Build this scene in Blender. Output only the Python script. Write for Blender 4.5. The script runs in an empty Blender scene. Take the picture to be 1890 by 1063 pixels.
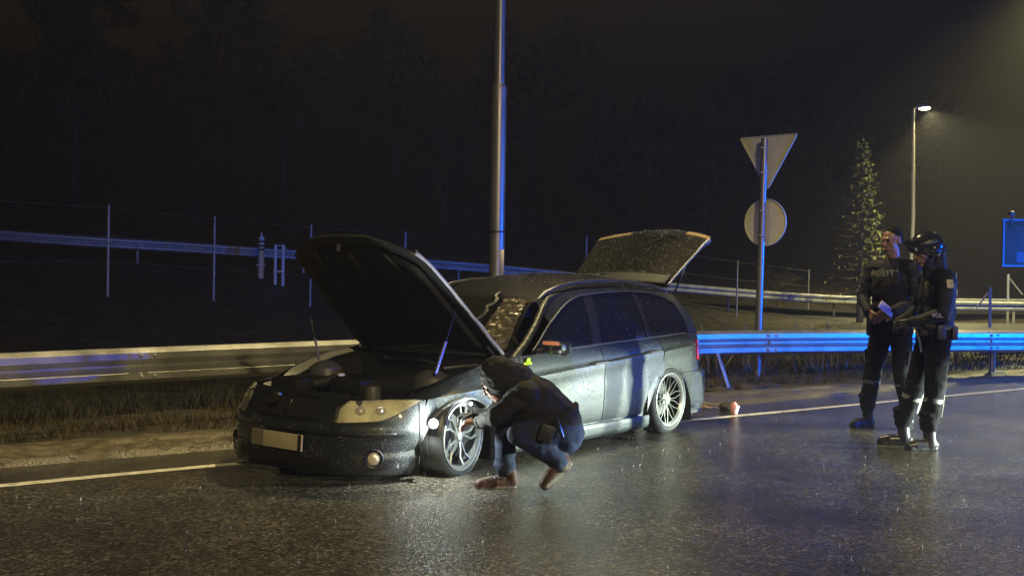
import bpy, bmesh, math, random
import numpy as np
from mathutils import Vector, Matrix, Quaternion, noise

R = math.radians
rnd = random.Random(7)
sc = bpy.context.scene
COL = sc.collection

# ------------------------------------------------------------------ camera
CAM_F, CAM_H, CAM_PITCH, CAM_ROLL = 2100.0, 1.40, -0.014, 0.014
cd = bpy.data.cameras.new('camera'); cam = bpy.data.objects.new('camera', cd); COL.objects.link(cam)
cd.sensor_width = 36.0; cd.lens = CAM_F / 1890.0 * 36.0; cd.clip_start = 0.05; cd.clip_end = 2000
cam.matrix_world = (Matrix.Translation((0, 0, CAM_H)) @ Matrix.Rotation(R(90) + CAM_PITCH, 4, 'X')
                    @ Matrix.Rotation(CAM_ROLL, 4, 'Z'))
sc.camera = cam

# ------------------------------------------------------------------ world (night sky)
w = bpy.data.worlds.new("World"); sc.world = w; w.use_nodes = True
nt = w.node_tree; nt.nodes.clear()
sky = nt.nodes.new('ShaderNodeTexSky'); sky.sky_type = 'NISHITA'; sky.sun_disc = False
sky.sun_elevation = R(-4); sky.sun_rotation = R(200)
hsv = nt.nodes.new('ShaderNodeHueSaturation'); hsv.inputs['Saturation'].default_value = 0.35
mulc = nt.nodes.new('ShaderNodeMixRGB'); mulc.blend_type = 'MULTIPLY'; mulc.inputs[0].default_value = 1
mulc.inputs[2].default_value = (1.0, 0.88, 0.50, 1)
bg = nt.nodes.new('ShaderNodeBackground'); bg.inputs['Strength'].default_value = 0.32
out = nt.nodes.new('ShaderNodeOutputWorld')
nt.links.new(sky.outputs[0], hsv.inputs['Color']); nt.links.new(hsv.outputs[0], mulc.inputs[1])
nt.links.new(mulc.outputs[0], bg.inputs['Color']); nt.links.new(bg.outputs[0], out.inputs[0])

# ------------------------------------------------------------------ lights (street lamps, police car off to the right, torch, added blue fill)
def aim(o, target):
    o.rotation_euler = (Vector(target) - Vector(o.location)).to_track_quat('-Z', 'Y').to_euler()
def lamp(name, kind, loc, energy, color, radius=0.1, target=None, size=None, blend=0.1):
    l = bpy.data.lights.new(name, kind); l.energy = energy; l.color = color
    l.shadow_soft_size = radius
    if kind == 'SPOT': l.spot_size = R(size); l.spot_blend = blend
    o = bpy.data.objects.new(name, l); COL.objects.link(o); o.location = loc
    if target: aim(o, target)
    return o
AMBER = (1.0, 0.80, 0.38)
BLUE = (0.0, 0.145, 1.0)
COOL = (0.86, 1.0, 0.80)
lamp('mast_lamp_light', 'SPOT', (0.6, 12.8, 9.4), 8500, AMBER, 0.14, (-.2, 8.0, 0), 112, 0.7)
lamp('street_light_behind', 'SPOT', (5.5, -7, 9.5), 8000, AMBER, 0.2, (1.6, 3, 0), 76, 0.7)
lamp('street_light_right', 'SPOT', (17.0, 35, 11.3), 21000, (1, .88, .30), 0.2, (18.5, 34, 0), 150, 1.0)
lamp('far_lamp_light', 'SPOT', (16.35, 45, 8.05), 9000, (1, .86, .45), 0.12, (18.5, 44, 0), 140, 0.5)
for k, dy in enumerate((-.62, .62)):
    lamp('patrol_headlight', 'SPOT', (13.0 + dy * .05, 8.4 + dy, 0.66), 32000, COOL, 0.11,
         (13.0 + dy * .05 - 10, 8.4 + dy + .8, 0.66 - 10.03 * math.tan(R(13.2))), 28, 0.07)
lamp('patrol_and_fill_blue', 'POINT', (14.6, 9.6, 1.62), 1200, BLUE, 0.10)
lamp('patrol_and_fill_blue', 'POINT', (16.0, 12.6, 1.7), 7500, BLUE, 0.10)
lamp('patrol_and_fill_blue', 'POINT', (13.0, 1.5, 1.9), 3000, (0.015, 0.05, 1.0), 0.10)  # added blue fill for the left rails and bank, not on the patrol car

sc.view_settings.view_transform = 'Standard'; sc.view_settings.look = 'None'
sc.view_settings.exposure = 0.0; sc.view_settings.gamma = 1.0; sc.view_settings.use_curve_mapping = False
sc.cycles.use_denoising = True; sc.cycles.use_adaptive_sampling = False; sc.cycles.max_bounces = 6; sc.cycles.transparent_max_bounces = 12; sc.cycles.volume_bounces = 0
sc.cycles.sample_clamp_indirect = 3; sc.cycles.sample_clamp_direct = 8; sc.cycles.caustics_reflective = False; sc.cycles.caustics_refractive = False

# ------------------------------------------------------------------ helpers
def ray(px, py):
    a, b = px - 945, py - 531.5
    cr, sr = math.cos(CAM_ROLL), math.sin(CAM_ROLL)
    u = a * cr + b * sr; v = -a * sr + b * cr
    x, y, z = u / CAM_F, 1.0, -v / CAM_F
    cp, sp = math.cos(CAM_PITCH), math.sin(CAM_PITCH)
    return Vector((x, y * cp - z * sp, y * sp + z * cp))
def at(px, py, Y):
    r = ray(px, py); return Vector((0, 0, CAM_H)) + r * (Y / r.y)

def link(o, parent=None):
    COL.objects.link(o)
    if parent is not None: o.parent = parent
    return o
def tag(o, label=None, cat=None, group=None, kind=None):
    if label: o['label'] = label
    if cat: o['category'] = cat
    if group: o['group'] = group
    if kind: o['kind'] = kind
    return o
def thing(name, label, cat, loc=(0, 0, 0), rz=0.0, group=None):
    o = bpy.data.objects.new(name, None); o.empty_display_size = .2
    link(o); o.location = loc; o.rotation_euler = (0, 0, rz)
    return tag(o, label, cat, group)
def dup(root, loc=None, rz=None, label=None, group=None, scale=None):
    r = root.copy(); COL.objects.link(r)
    if loc is not None: r.location = loc
    if rz is not None: r.rotation_euler = (0, 0, rz)
    if scale is not None: r.scale = scale
    if label: r['label'] = label
    if group: r['group'] = group
    for ch in list(root.children):
        c = ch.copy(); COL.objects.link(c); c.parent = r
        for g in ch.children:
            d = g.copy(); COL.objects.link(d); d.parent = c
    return r

class MB:
    def __init__(s): s.v = []; s.f = []; s.m = []
    def add(s, vs, fs, mi=0):
        n = len(s.v); s.v += [tuple(v) for v in vs]; s.f += [tuple(i + n for i in f) for f in fs]; s.m += [mi] * len(fs); return s
    def box(s, c, d, rot=None, mi=0, bev=0.0):
        cx, cy, cz = c; hx, hy, hz = d[0] / 2, d[1] / 2, d[2] / 2
        if bev <= 0:
            vs = [Vector((x * hx, y * hy, z * hz)) for z in (-1, 1) for x, y in ((-1, -1), (1, -1), (1, 1), (-1, 1))]
            fs = [(3, 2, 1, 0), (4, 5, 6, 7), (0, 1, 5, 4), (1, 2, 6, 5), (2, 3, 7, 6), (3, 0, 4, 7)]
        else:
            bm = bmesh.new(); bmesh.ops.create_cube(bm, size=1)
            for v in bm.verts: v.co = Vector((v.co.x * hx * 2, v.co.y * hy * 2, v.co.z * hz * 2))
            bmesh.ops.bevel(bm, geom=bm.edges[:] , offset=min(bev, .45 * min(d)), segments=2, affect='EDGES', profile=.6)
            bm.verts.index_update()
            vs = [v.co.copy() for v in bm.verts]; fs = [tuple(v.index for v in f.verts) for f in bm.faces]; bm.free()
        if rot is not None: vs = [rot @ v for v in vs]
        return s.add([v + Vector(c) for v in vs], fs, mi)
    def tube(s, pts, rad, n=8, mi=0, caps=True, flat=None, closed=False):
        pts = [Vector(p) for p in pts]; L = len(pts)
        rad = [rad] * L if not isinstance(rad, (list, tuple)) else rad
        vs = []; fs = []
        up = Vector((0, 0, 1)); prev = None
        for i, p in enumerate(pts):
            if closed: t = pts[(i + 1) % L] - pts[i - 1]
            else: t = pts[min(i + 1, L - 1)] - pts[max(i - 1, 0)]
            t.normalize()
            if prev is None:
                a = t.cross(up)
                if a.length < 1e-3: a = t.cross(Vector((1, 0, 0)))
            else: a = prev - t * prev.dot(t)
            a.normalize(); b = t.cross(a); prev = a
            fl = flat if flat else 1.0
            for k in range(n):
                th = 2 * math.pi * k / n
                vs.append(p + a * math.cos(th) * rad[i] + b * math.sin(th) * rad[i] * fl)
        for i in range(L if closed else L - 1):
            j = (i + 1) % L
            for k in range(n):
                k2 = (k + 1) % n
                fs.append((i * n + k, i * n + k2, j * n + k2, j * n + k))
        if caps and not closed:
            fs.append(tuple(range(n - 1, -1, -1))); fs.append(tuple((L - 1) * n + k for k in range(n)))
        return s.add(vs, fs, mi)
    def lathe(s, prof, axis='Z', n=24, c=(0, 0, 0), mi=0, rot=None):
        vs = []; fs = []; L = len(prof)
        for (r, h) in prof:
            for k in range(n):
                th = 2 * math.pi * k / n; a, b = r * math.cos(th), r * math.sin(th)
                v = Vector((a, b, h)) if axis == 'Z' else (Vector((a, h, b)) if axis == 'Y' else Vector((h, a, b)))
                if rot is not None: v = rot @ v
                vs.append(v + Vector(c))
        for i in range(L - 1):
            for k in range(n):
                k2 = (k + 1) % n
                q = (i * n + k, i * n + k2, (i + 1) * n + k2, (i + 1) * n + k)
                fs.append(q if axis != 'Y' else q[::-1])
        return s.add(vs, fs, mi)
    def ell(s, c, r, rot=None, nu=16, nv=10, mi=0):
        vs = []; fs = []
        for i in range(nv + 1):
            ph = math.pi * i / nv
            for k in range(nu):
                th = 2 * math.pi * k / nu
                v = Vector((r[0] * math.sin(ph) * math.cos(th), r[1] * math.sin(ph) * math.sin(th), r[2] * math.cos(ph)))
                if rot is not None: v = rot @ v
                vs.append(v + Vector(c))
        for i in range(nv):
            for k in range(nu):
                k2 = (k + 1) % nu
                fs.append((i * nu + k, (i + 1) * nu + k, (i + 1) * nu + k2, i * nu + k2))
        return s.add(vs, fs, mi)
    def grid(s, P, mi=0, flip=False):
        nu, nv = len(P), len(P[0]); vs = [p for row in P for p in row]; fs = []
        for i in range(nu - 1):
            for j in range(nv - 1):
                q = (i * nv + j, i * nv + j + 1, (i + 1) * nv + j + 1, (i + 1) * nv + j)
                fs.append(q[::-1] if flip else q)
        return s.add(vs, fs, mi)
    def build(s, name, mat, parent=None, smooth=True, angle=40, weld=True):
        me = bpy.data.meshes.new(name); me.from_pydata([tuple(v) for v in s.v], [], s.f)
        mats = mat if isinstance(mat, (list, tuple)) else [mat]
        for m in mats: me.materials.append(m)
        if len(mats) > 1: me.polygons.foreach_set('material_index', s.m)
        if weld:
            bm = bmesh.new(); bm.from_mesh(me); bmesh.ops.remove_doubles(bm, verts=bm.verts, dist=1e-5)
            bmesh.ops.recalc_face_normals(bm, faces=bm.faces)
            bm.to_mesh(me); bm.free()
        if smooth:
            me.polygons.foreach_set('use_smooth', [True] * len(me.polygons))
            try: me.set_sharp_from_angle(angle=R(angle))
            except Exception: pass
        me.update()
        return link(bpy.data.objects.new(name, me), parent)

# ------------------------------------------------------------------ materials
MATS = {}
def mat(name, base, rough=.5, metal=0.0, bump=0.0, bscale=30.0, var=0.0, vscale=8.0, coat=0.0, emis=None, estr=0.0,
        trans=0.0, alpha=1.0, spec=.5, rvar=0.0, drops=0.0, dscale=90.0, ior=1.45):
    if name in MATS: return MATS[name]
    m = bpy.data.materials.new(name); m.use_nodes = True; t = m.node_tree; b = t.nodes['Principled BSDF']
    b.inputs['Base Color'].default_value = (*base, 1); b.inputs['Roughness'].default_value = rough
    b.inputs['Metallic'].default_value = metal; b.inputs['Coat Weight'].default_value = coat
    b.inputs['Coat Roughness'].default_value = .06
    b.inputs['Specular IOR Level'].default_value = spec; b.inputs['IOR'].default_value = ior
    b.inputs['Transmission Weight'].default_value = trans; b.inputs['Alpha'].default_value = alpha
    if emis: b.inputs['Emission Color'].default_value = (*emis, 1); b.inputs['Emission Strength'].default_value = estr
    tc = t.nodes.new('ShaderNodeTexCoord')
    if var > 0 or rvar > 0:
        n = t.nodes.new('ShaderNodeTexNoise'); n.inputs['Scale'].default_value = vscale; n.inputs['Detail'].default_value = 6
        t.links.new(tc.outputs['Object'], n.inputs['Vector'])
        if var > 0:
            cr = t.nodes.new('ShaderNodeValToRGB'); cr.color_ramp.elements[0].position = .3; cr.color_ramp.elements[1].position = .7
            lo = [max(0, c * (1 - var)) for c in base]; hi = [min(1, c * (1 + var)) for c in base]
            cr.color_ramp.elements[0].color = (*lo, 1); cr.color_ramp.elements[1].color = (*hi, 1)
            t.links.new(n.outputs[0], cr.inputs[0]); t.links.new(cr.outputs[0], b.inputs['Base Color'])
        if rvar > 0:
            mr = t.nodes.new('ShaderNodeMapRange'); mr.inputs['From Min'].default_value = .3; mr.inputs['From Max'].default_value = .7
            mr.inputs['To Min'].default_value = max(.02, rough - rvar); mr.inputs['To Max'].default_value = min(1, rough + rvar)
            t.links.new(n.outputs[0], mr.inputs[0]); t.links.new(mr.outputs[0], b.inputs['Roughness'])
    last = None
    if bump > 0:
        n2 = t.nodes.new('ShaderNodeTexNoise'); n2.inputs['Scale'].default_value = bscale; n2.inputs['Detail'].default_value = 4
        t.links.new(tc.outputs['Object'], n2.inputs['Vector'])
        bp = t.nodes.new('ShaderNodeBump'); bp.inputs['Strength'].default_value = bump; bp.inputs['Distance'].default_value = .01
        t.links.new(n2.outputs[0], bp.inputs['Height']); last = bp
    if drops > 0:
        # water beads: small rounded domes
        v = t.nodes.new('ShaderNodeTexVoronoi'); v.inputs['Scale'].default_value = dscale; v.inputs['Randomness'].default_value = 1
        t.links.new(tc.outputs['Object'], v.inputs['Vector'])
        mr = t.nodes.new('ShaderNodeMapRange'); mr.inputs['From Min'].default_value = .38; mr.inputs['From Max'].default_value = .1
        mr.inputs['To Min'].default_value = 0; mr.inputs['To Max'].default_value = 1
        t.links.new(v.outputs['Distance'], mr.inputs[0])
        bp2 = t.nodes.new('ShaderNodeBump'); bp2.inputs['Strength'].default_value = drops; bp2.inputs['Distance'].default_value = .004
        t.links.new(mr.outputs[0], bp2.inputs['Height'])
        if last: t.links.new(last.outputs[0], bp2.inputs['Normal'])
        last = bp2
    if last:
        t.links.new(last.outputs[0], b.inputs['Normal'])
        if coat > 0: t.links.new(last.outputs[0], b.inputs['Coat Normal'])
    MATS[name] = m; return m

paint = mat('dark_metallic_paint', (.019, .023, .024), .46, .35, 0, 30, .15, 3, .6, rvar=.06, drops=.5, dscale=85)
paint_in = mat('hood_underside', (.012, .012, .012), .7, 0, .3, 40, .3, 12)
plastic = mat('black_plastic', (.012, .012, .013), .45, 0, .1, 60)
rubber = mat('tyre_rubber', (.016, .016, .016), .55, 0, .15, 80, .2, 20)
rubber_wet = mat('flat_tyre_rubber', (.014, .014, .014), .36, 0, .2, 50, .3, 14)
chrome = mat('chrome', (.65, .65, .65), .12, 1.0, .05, 30)
alloy = mat('alloy_silver', (.26, .27, .26), .3, .8, .05, 30, .1, 20)
alloy_lip = mat('polished_rim_lip', (.36, .38, .36), .30, .7, .05, 30)
alloy_dark = mat('rim_dark', (.006, .006, .006), .6, 0, spec=.2)
brake = mat('brake_disc', (.02, .02, .02), .6, .3, .1, 50)
cloth_seat = mat('seat_cloth', (.02, .02, .022), .9, 0, .2, 80)
lens_y = mat('headlight_lens', (.70, .68, .56), .14, 0, .15, 18, .3, 9, coat=.6, drops=.3, dscale=60)
lens_in = mat('headlight_projector', (.75, .72, .6), .15, .5)
red_lens = mat('red_tail_lens', (.65, .03, .03), .2, 0, .1, 60, coat=.5)
plate_m = mat('number_plate_surface', (.42, .38, .25), .45, 0, .05, 30, .08, 12)
plate_d = mat('number_plate_blurred_side', (.16, .15, .12), .45)
galv = mat('galvanised_steel', (.42, .42, .40), .40, .8, .12, 25, .18, 4, rvar=.1, drops=.3, dscale=60)
galv_d = mat('weathered_galvanised_steel', (.33, .34, .35), .5, .3, .15, 25, .25, 5)
mastm = mat('mast_steel', (.26, .25, .23), .42, .8, .08, 20, .15, 3, rvar=.08)
signback = mat('sign_back_grey', (.78, .76, .66), .5, .1, .05, 20, .08, 5)
white_line = mat('road_line_paint', (.62, .60, .50), .35, 0, .5, 90, .3, 14, rvar=.12)
skin = mat('skin', (.18, .095, .062), .45, 0, .1, 60, .12, 20)
hair_m = mat('dark_hair', (.010, .008, .006), .9, 0, .5, 90, spec=.1)
jk = mat('black_jacket', (.012, .012, .011), .85, 0, .35, 40, .25, 8, spec=.2) if True else mat('x', (.016, .016, .015), .62, 0, .35, 40, .25, 8)
jkg = mat('lit_jacket_panel', (.06, .06, .052), .6, 0, .35, 40, .2, 8)  # lighter jacket tone for its lit back, not used on any face
jean = mat('blue_jeans', (.013, .019, .042), .85, 0, .35, 70, .3, 12, spec=.2)
shoe_m = mat('brown_leather', (.034, .012, .005), .6, 0, .3, 45, .3, 14, spec=.25)
sole_m = mat('shoe_sole', (.10, .08, .055), .6, 0, .2, 50, .2, 20, spec=.3)
uni = mat('police_uniform', (.009, .011, .016), .72, 0, .4, 30, .25, 7, spec=.22)
uni_tr = mat('police_trousers', (.006, .006, .007), .9, 0, .25, 28, .25, 7, spec=.08)
vest_m = mat('police_vest', (.008, .008, .009), .85, 0, .4, 45, .2, 10, spec=.15)
boot_m = mat('black_leather', (.018, .018, .018), .26, 0, .3, 40, .2, 10)
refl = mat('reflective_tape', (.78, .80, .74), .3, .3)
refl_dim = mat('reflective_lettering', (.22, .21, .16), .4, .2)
helm = mat('helmet_shell', (.012, .014, .02), .16, 0, .12, 9, coat=.8)
paper = mat('white_paper', (.86, .86, .80), .6, emis=None)
black_g = mat('black_rubber_gear', (.01, .01, .01), .5, 0, .2, 40)
bark = mat('bark', (.06, .045, .03), .9, 0, .6, 20, .4, 6)
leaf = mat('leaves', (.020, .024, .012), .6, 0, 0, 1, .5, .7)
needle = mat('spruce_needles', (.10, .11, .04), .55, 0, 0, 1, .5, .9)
twig = mat('bare_twigs', (.018, .016, .018), .8)
grass_m = mat('dry_grass', (.06, .044, .020), .7, 0, 0, 1, .5, 2)
stem_m = mat('dry_stems', (.16, .13, .09), .7)
drop_m = mat('water_splash', (.9, .95, 1.0), .05, 0, trans=0.3, spec=1.0)
sheet_m = mat('info_board_sheet', (.26, .11, .05), .5, 0, .03, 20, .08, 2)
print_m = mat('info_board_print', (.25, .24, .32), .6)
lime = mat('lime_sticker', (.62, .95, .03), .5)
white_m = mat('white_plastic', (.75, .76, .74), .4)
dark_band = mat('dark_band', (.03, .03, .05), .5)
pinkred = mat('broken_lens_pink', (.75, .30, .27), .3)
pale_trim = mat('broken_trim', (.42, .32, .28), .45, 0, .3, 40, .3, 20)
fender_edge = mat('wheel_housing_felt', (.012, .012, .012), .9)

def glass_mat(name, tint, refl_rough=.03, opacity=.75, col=(.01, .012, .02), drops=.4, scale=80):
    m = bpy.data.materials.new(name); m.use_nodes = True; t = m.node_tree; t.nodes.clear()
    o = t.nodes.new('ShaderNodeOutputMaterial'); tr = t.nodes.new('ShaderNodeBsdfTransparent'); tr.inputs[0].default_value = (*tint, 1)
    p = t.nodes.new('ShaderNodeBsdfPrincipled'); p.inputs['Base Color'].default_value = (*col, 1); p.inputs['Roughness'].default_value = refl_rough
    p.inputs['Coat Weight'].default_value = .5
    mx = t.nodes.new('ShaderNodeMixShader'); fr = t.nodes.new('ShaderNodeFresnel'); fr.inputs[0].default_value = 1.5
    ad = t.nodes.new('ShaderNodeMath'); ad.operation = 'ADD'; ad.inputs[1].default_value = opacity; ad.use_clamp = True
    tc = t.nodes.new('ShaderNodeTexCoord'); v = t.nodes.new('ShaderNodeTexVoronoi'); v.inputs['Scale'].default_value = scale
    mr = t.nodes.new('ShaderNodeMapRange'); mr.inputs['From Min'].default_value = .35; mr.inputs['From Max'].default_value = .1
    bp = t.nodes.new('ShaderNodeBump'); bp.inputs['Strength'].default_value = drops; bp.inputs['Distance'].default_value = .003
    t.links.new(tc.outputs['Object'], v.inputs['Vector']); t.links.new(v.outputs['Distance'], mr.inputs[0]); t.links.new(mr.outputs[0], bp.inputs['Height'])
    t.links.new(bp.outputs[0], p.inputs['Normal'])
    t.links.new(fr.outputs[0], ad.inputs[0]); t.links.new(ad.outputs[0], mx.inputs[0])
    t.links.new(tr.outputs[0], mx.inputs[1]); t.links.new(p.outputs[0], mx.inputs[2]); t.links.new(mx.outputs[0], o.inputs[0])
    MATS[name] = m; return m
glass_tint = glass_mat('tinted_glass', (.15, .16, .18), .05, .55, (.012, .018, .035))
glass_ws = glass_mat('windscreen_glass', (.45, .45, .4), .12, .35, (.02, .02, .015), .8, 60)
glass_tg = glass_mat('tailgate_glass', (.2, .2, .2), .18, .6, (.016, .016, .012), 1.0, 55)

lens_clear = None
def wet_asphalt():
    m = bpy.data.materials.new('wet_asphalt'); m.use_nodes = True; t = m.node_tree; b = t.nodes['Principled BSDF']; L = t.links
    tc = t.nodes.new('ShaderNodeTexCoord')
    def noise_(s, d=5, rough=.55):
        n = t.nodes.new('ShaderNodeTexNoise'); n.inputs['Scale'].default_value = s; n.inputs['Detail'].default_value = d
        n.inputs['Roughness'].default_value = rough; L.new(tc.outputs['Object'], n.inputs['Vector']); return n
    def ramp(src, stops):
        c = t.nodes.new('ShaderNodeValToRGB'); e = c.color_ramp.elements
        e[0].position, e[0].color = stops[0][0], (*stops[0][1], 1); e[1].position, e[1].color = stops[-1][0], (*stops[-1][1], 1)
        for p, col in stops[1:-1]:
            q = e.new(p); q.color = (*col, 1)
        L.new(src, c.inputs[0]); return c
    big = noise_(.55, 4); mid = noise_(34, 3); fine = noise_(110, 2)
    vor = t.nodes.new('ShaderNodeTexVoronoi'); vor.inputs['Scale'].default_value = 66; L.new(tc.outputs['Object'], vor.inputs['Vector'])
    vc = t.nodes.new('ShaderNodeSeparateColor'); L.new(vor.outputs['Color'], vc.inputs[0])
    stone = ramp(vc.outputs[0], [(0, (.012, .011, .009)), (.5, (.036, .033, .026)), (.85, (.078, .070, .053)), (1, (.15, .135, .10))])
    wn = noise_(.75, 7, .6); ab = t.nodes.new('ShaderNodeMath'); ab.operation = 'SUBTRACT'; ab.inputs[1].default_value = .5; L.new(wn.outputs[0], ab.inputs[0])
    ab2 = t.nodes.new('ShaderNodeMath'); ab2.operation = 'ABSOLUTE'; L.new(ab.outputs[0], ab2.inputs[0])
    ck = t.nodes.new('ShaderNodeMapRange'); ck.inputs['From Min'].default_value = .0008; ck.inputs['From Max'].default_value = .0035; ck.inputs['To Min'].default_value = .25; ck.inputs['To Max'].default_value = 1; L.new(ab2.outputs[0], ck.inputs[0])
    pt = noise_(.9, 3); pm = t.nodes.new('ShaderNodeMapRange'); pm.inputs['From Min'].default_value = .35; pm.inputs['From Max'].default_value = .65; pm.inputs['To Min'].default_value = .6; pm.inputs['To Max'].default_value = 1.35; L.new(pt.outputs[0], pm.inputs[0])
    km = t.nodes.new('ShaderNodeMath'); km.operation = 'MULTIPLY'; L.new(ck.outputs[0], km.inputs[0]); L.new(pm.outputs[0], km.inputs[1])
    vm = t.nodes.new('ShaderNodeVectorMath'); vm.operation = 'SCALE'; L.new(stone.outputs[0], vm.inputs[0]); L.new(km.outputs[0], vm.inputs['Scale'])
    L.new(vm.outputs[0], b.inputs['Base Color'])
    # wetness: puddled film in the ruts, rougher between
    mr = t.nodes.new('ShaderNodeMapRange'); mr.inputs['From Min'].default_value = .38; mr.inputs['From Max'].default_value = .62
    mr.inputs['To Min'].default_value = .10; mr.inputs['To Max'].default_value = .20; L.new(big.outputs[0], mr.inputs[0])
    L.new(mr.outputs[0], b.inputs['Roughness'])
    b.inputs['Specular IOR Level'].default_value = .6
    # stones stand up through the film
    h1 = t.nodes.new('ShaderNodeMath'); h1.operation = 'MULTIPLY'; h1.inputs[1].default_value = -1.0; L.new(vor.outputs['Distance'], h1.inputs[0])
    h2 = t.nodes.new('ShaderNodeMath'); h2.operation = 'ADD'; L.new(h1.outputs[0], h2.inputs[0]); L.new(fine.outputs[0], h2.inputs[1])
    h3 = t.nodes.new('ShaderNodeMath'); h3.operation = 'ADD'; L.new(h2.outputs[0], h3.inputs[0]); L.new(mid.outputs[0], h3.inputs[1])
    # wandering cracks
    wv = noise_(1.3, 6); cs = t.nodes.new('ShaderNodeMapRange'); cs.inputs['From Min'].default_value = .496; cs.inputs['From Max'].default_value = .5
    L.new(wv.outputs[0], cs.inputs[0])
    bp = t.nodes.new('ShaderNodeBump'); bp.inputs['Strength'].default_value = .62; bp.inputs['Distance'].default_value = .0052
    L.new(h3.outputs[0], bp.inputs['Height'])
    st = t.nodes.new('ShaderNodeMapRange'); st.inputs['From Min'].default_value = .38; st.inputs['From Max'].default_value = .62
    st.inputs['To Min'].default_value = .45; st.inputs['To Max'].default_value = .85; L.new(big.outputs[0], st.inputs[0]); L.new(st.outputs[0], bp.inputs['Strength'])
    L.new(bp.outputs[0], b.inputs['Normal'])
    MATS['wet_asphalt'] = m; return m
asphalt = wet_asphalt()
soil = mat('verge_soil', (.030, .026, .018), .6, 0, 1.0, 14, .5, 3, rvar=.2)
gravel = mat('wet_gravel', (.10, .085, .055), .42, 0, 1.0, 45, .5, 10, rvar=.15)
far_asph = mat('far_asphalt', (.045, .045, .045), .3, 0, .3, 30, .3, 2)

# ------------------------------------------------------------------ terrain and road
P0 = np.array([-3.22, 7.19]); DIR = np.array([.8, .6]); NRM = np.array([-.6, .8])
def edge_D(x, y): return (x - P0[0]) * NRM[0] + (y - P0[1]) * NRM[1]
def edge_pt(t, d): return P0[0] + DIR[0] * t + NRM[0] * d, P0[1] + DIR[1] * t + NRM[1] * d
CTRL = np.array([(-8.9, 25, .74), (-7.1, 27, .63), (-5.3, 30, .44), (7.5, 38, -.09), (12, 46, -.3),
                 (-14.4, 32, 1.65), (-8.8, 34, 1.4), (-.8, 37, .95), (5.7, 39, .4), (13, 42, -.05),
                 (-25, 30, 2.6), (24, 50, -.2), (34, 58, 0), (-6, 15, -.25), (0, 19, -.35), (6, 22, -.3), (14, 26, -.2), (-12, 16, .1),
                 (-20, 48, 5), (-4, 52, 5), (12, 62, 3.6), (30, 75, 3), (-35, 60, 10), (0, 80, 12), (30, 100, 10), (60, 90, 6), (-60, 50, 11), (60, 60, 1),
                 (0, 130, 22), (-60, 120, 24), (80, 140, 16), (-20, 28, 1.6), (3, 29, -.1), (20, 36, -.2)])
def _tps(P, Q):
    d = np.sqrt(((P[:, None, :] - Q[None, :, :]) ** 2).sum(-1)) + 1e-9; return d * d * np.log(d)
_A = np.zeros((len(CTRL) + 3,) * 2); _n = len(CTRL)
_A[:_n, :_n] = _tps(CTRL[:, :2], CTRL[:, :2]) + np.eye(_n) * 2.0
_A[:_n, _n] = 1; _A[:_n, _n + 1:] = CTRL[:, :2]; _A[_n, :_n] = 1; _A[_n + 1:, :_n] = CTRL[:, :2].T
_W = np.linalg.solve(_A, np.r_[CTRL[:, 2], 0, 0, 0])
def sstep(a, b, x):
    t = np.clip((x - a) / (b - a), 0, 1); return t * t * (3 - 2 * t)
def terr(x, y):
    x = np.atleast_1d(np.asarray(x, float)); y = np.atleast_1d(np.asarray(y, float))
    K = _tps(np.c_[x, y], CTRL[:, :2]); z = K @ _W[:_n] + _W[_n] + _W[_n + 1] * x + _W[_n + 2] * y
    z = np.clip(z, -1.0, 30)
    D = edge_D(x, y); wgt = sstep(3.2, 8.0, D)
    near = -.03 + .05 * sstep(.6, 1.2, D) - .10 * sstep(2.6, 4.0, D)
    bumps = (np.sin(x * 2.1 + y * 1.3) + np.sin(y * 2.7 - x * .9)) * .012 * sstep(1.2, 3, D)
    return near * (1 - wgt) + z * wgt + bumps
def tz(x, y): return float(terr(x, y)[0])

def axis_pts(a, b, near, lo, hi):
    xs = [0.0]; x = 0.0
    while x < b: x += lo + (hi - lo) * min(1, max(0, (x - near) / 60)); xs.append(x)
    x = 0.0; ys = []
    while x > a: x -= lo + (hi - lo) * min(1, max(0, (-x - near) / 60)); ys.append(x)
    return sorted(ys) + xs
# ground sheet in (t,d) coordinates of the edge line
ts = axis_pts(-140, 260, 12, .45, 9); ds = [v for v in axis_pts(-120, 230, 8, .32, 8)]
gx = []; gy = []
for t_ in ts:
    for d_ in ds:
        X, Y = edge_pt(t_, d_); gx.append(X); gy.append(Y)
gz = terr(gx, gy); g = MB(); nv = len(ds)
g.v = [(gx[i], gy[i], float(gz[i])) for i in range(len(gx))]
for i in range(len(ts) - 1):
    for j in range(nv - 1):
        g.f.append((i * nv + j, (i + 1) * nv + j, (i + 1) * nv + j + 1, i * nv + j + 1))
ground = g.build('ground', soil, weld=False); tag(ground, 'dark wet soil and slope rising beyond the road', kind='structure')

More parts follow.
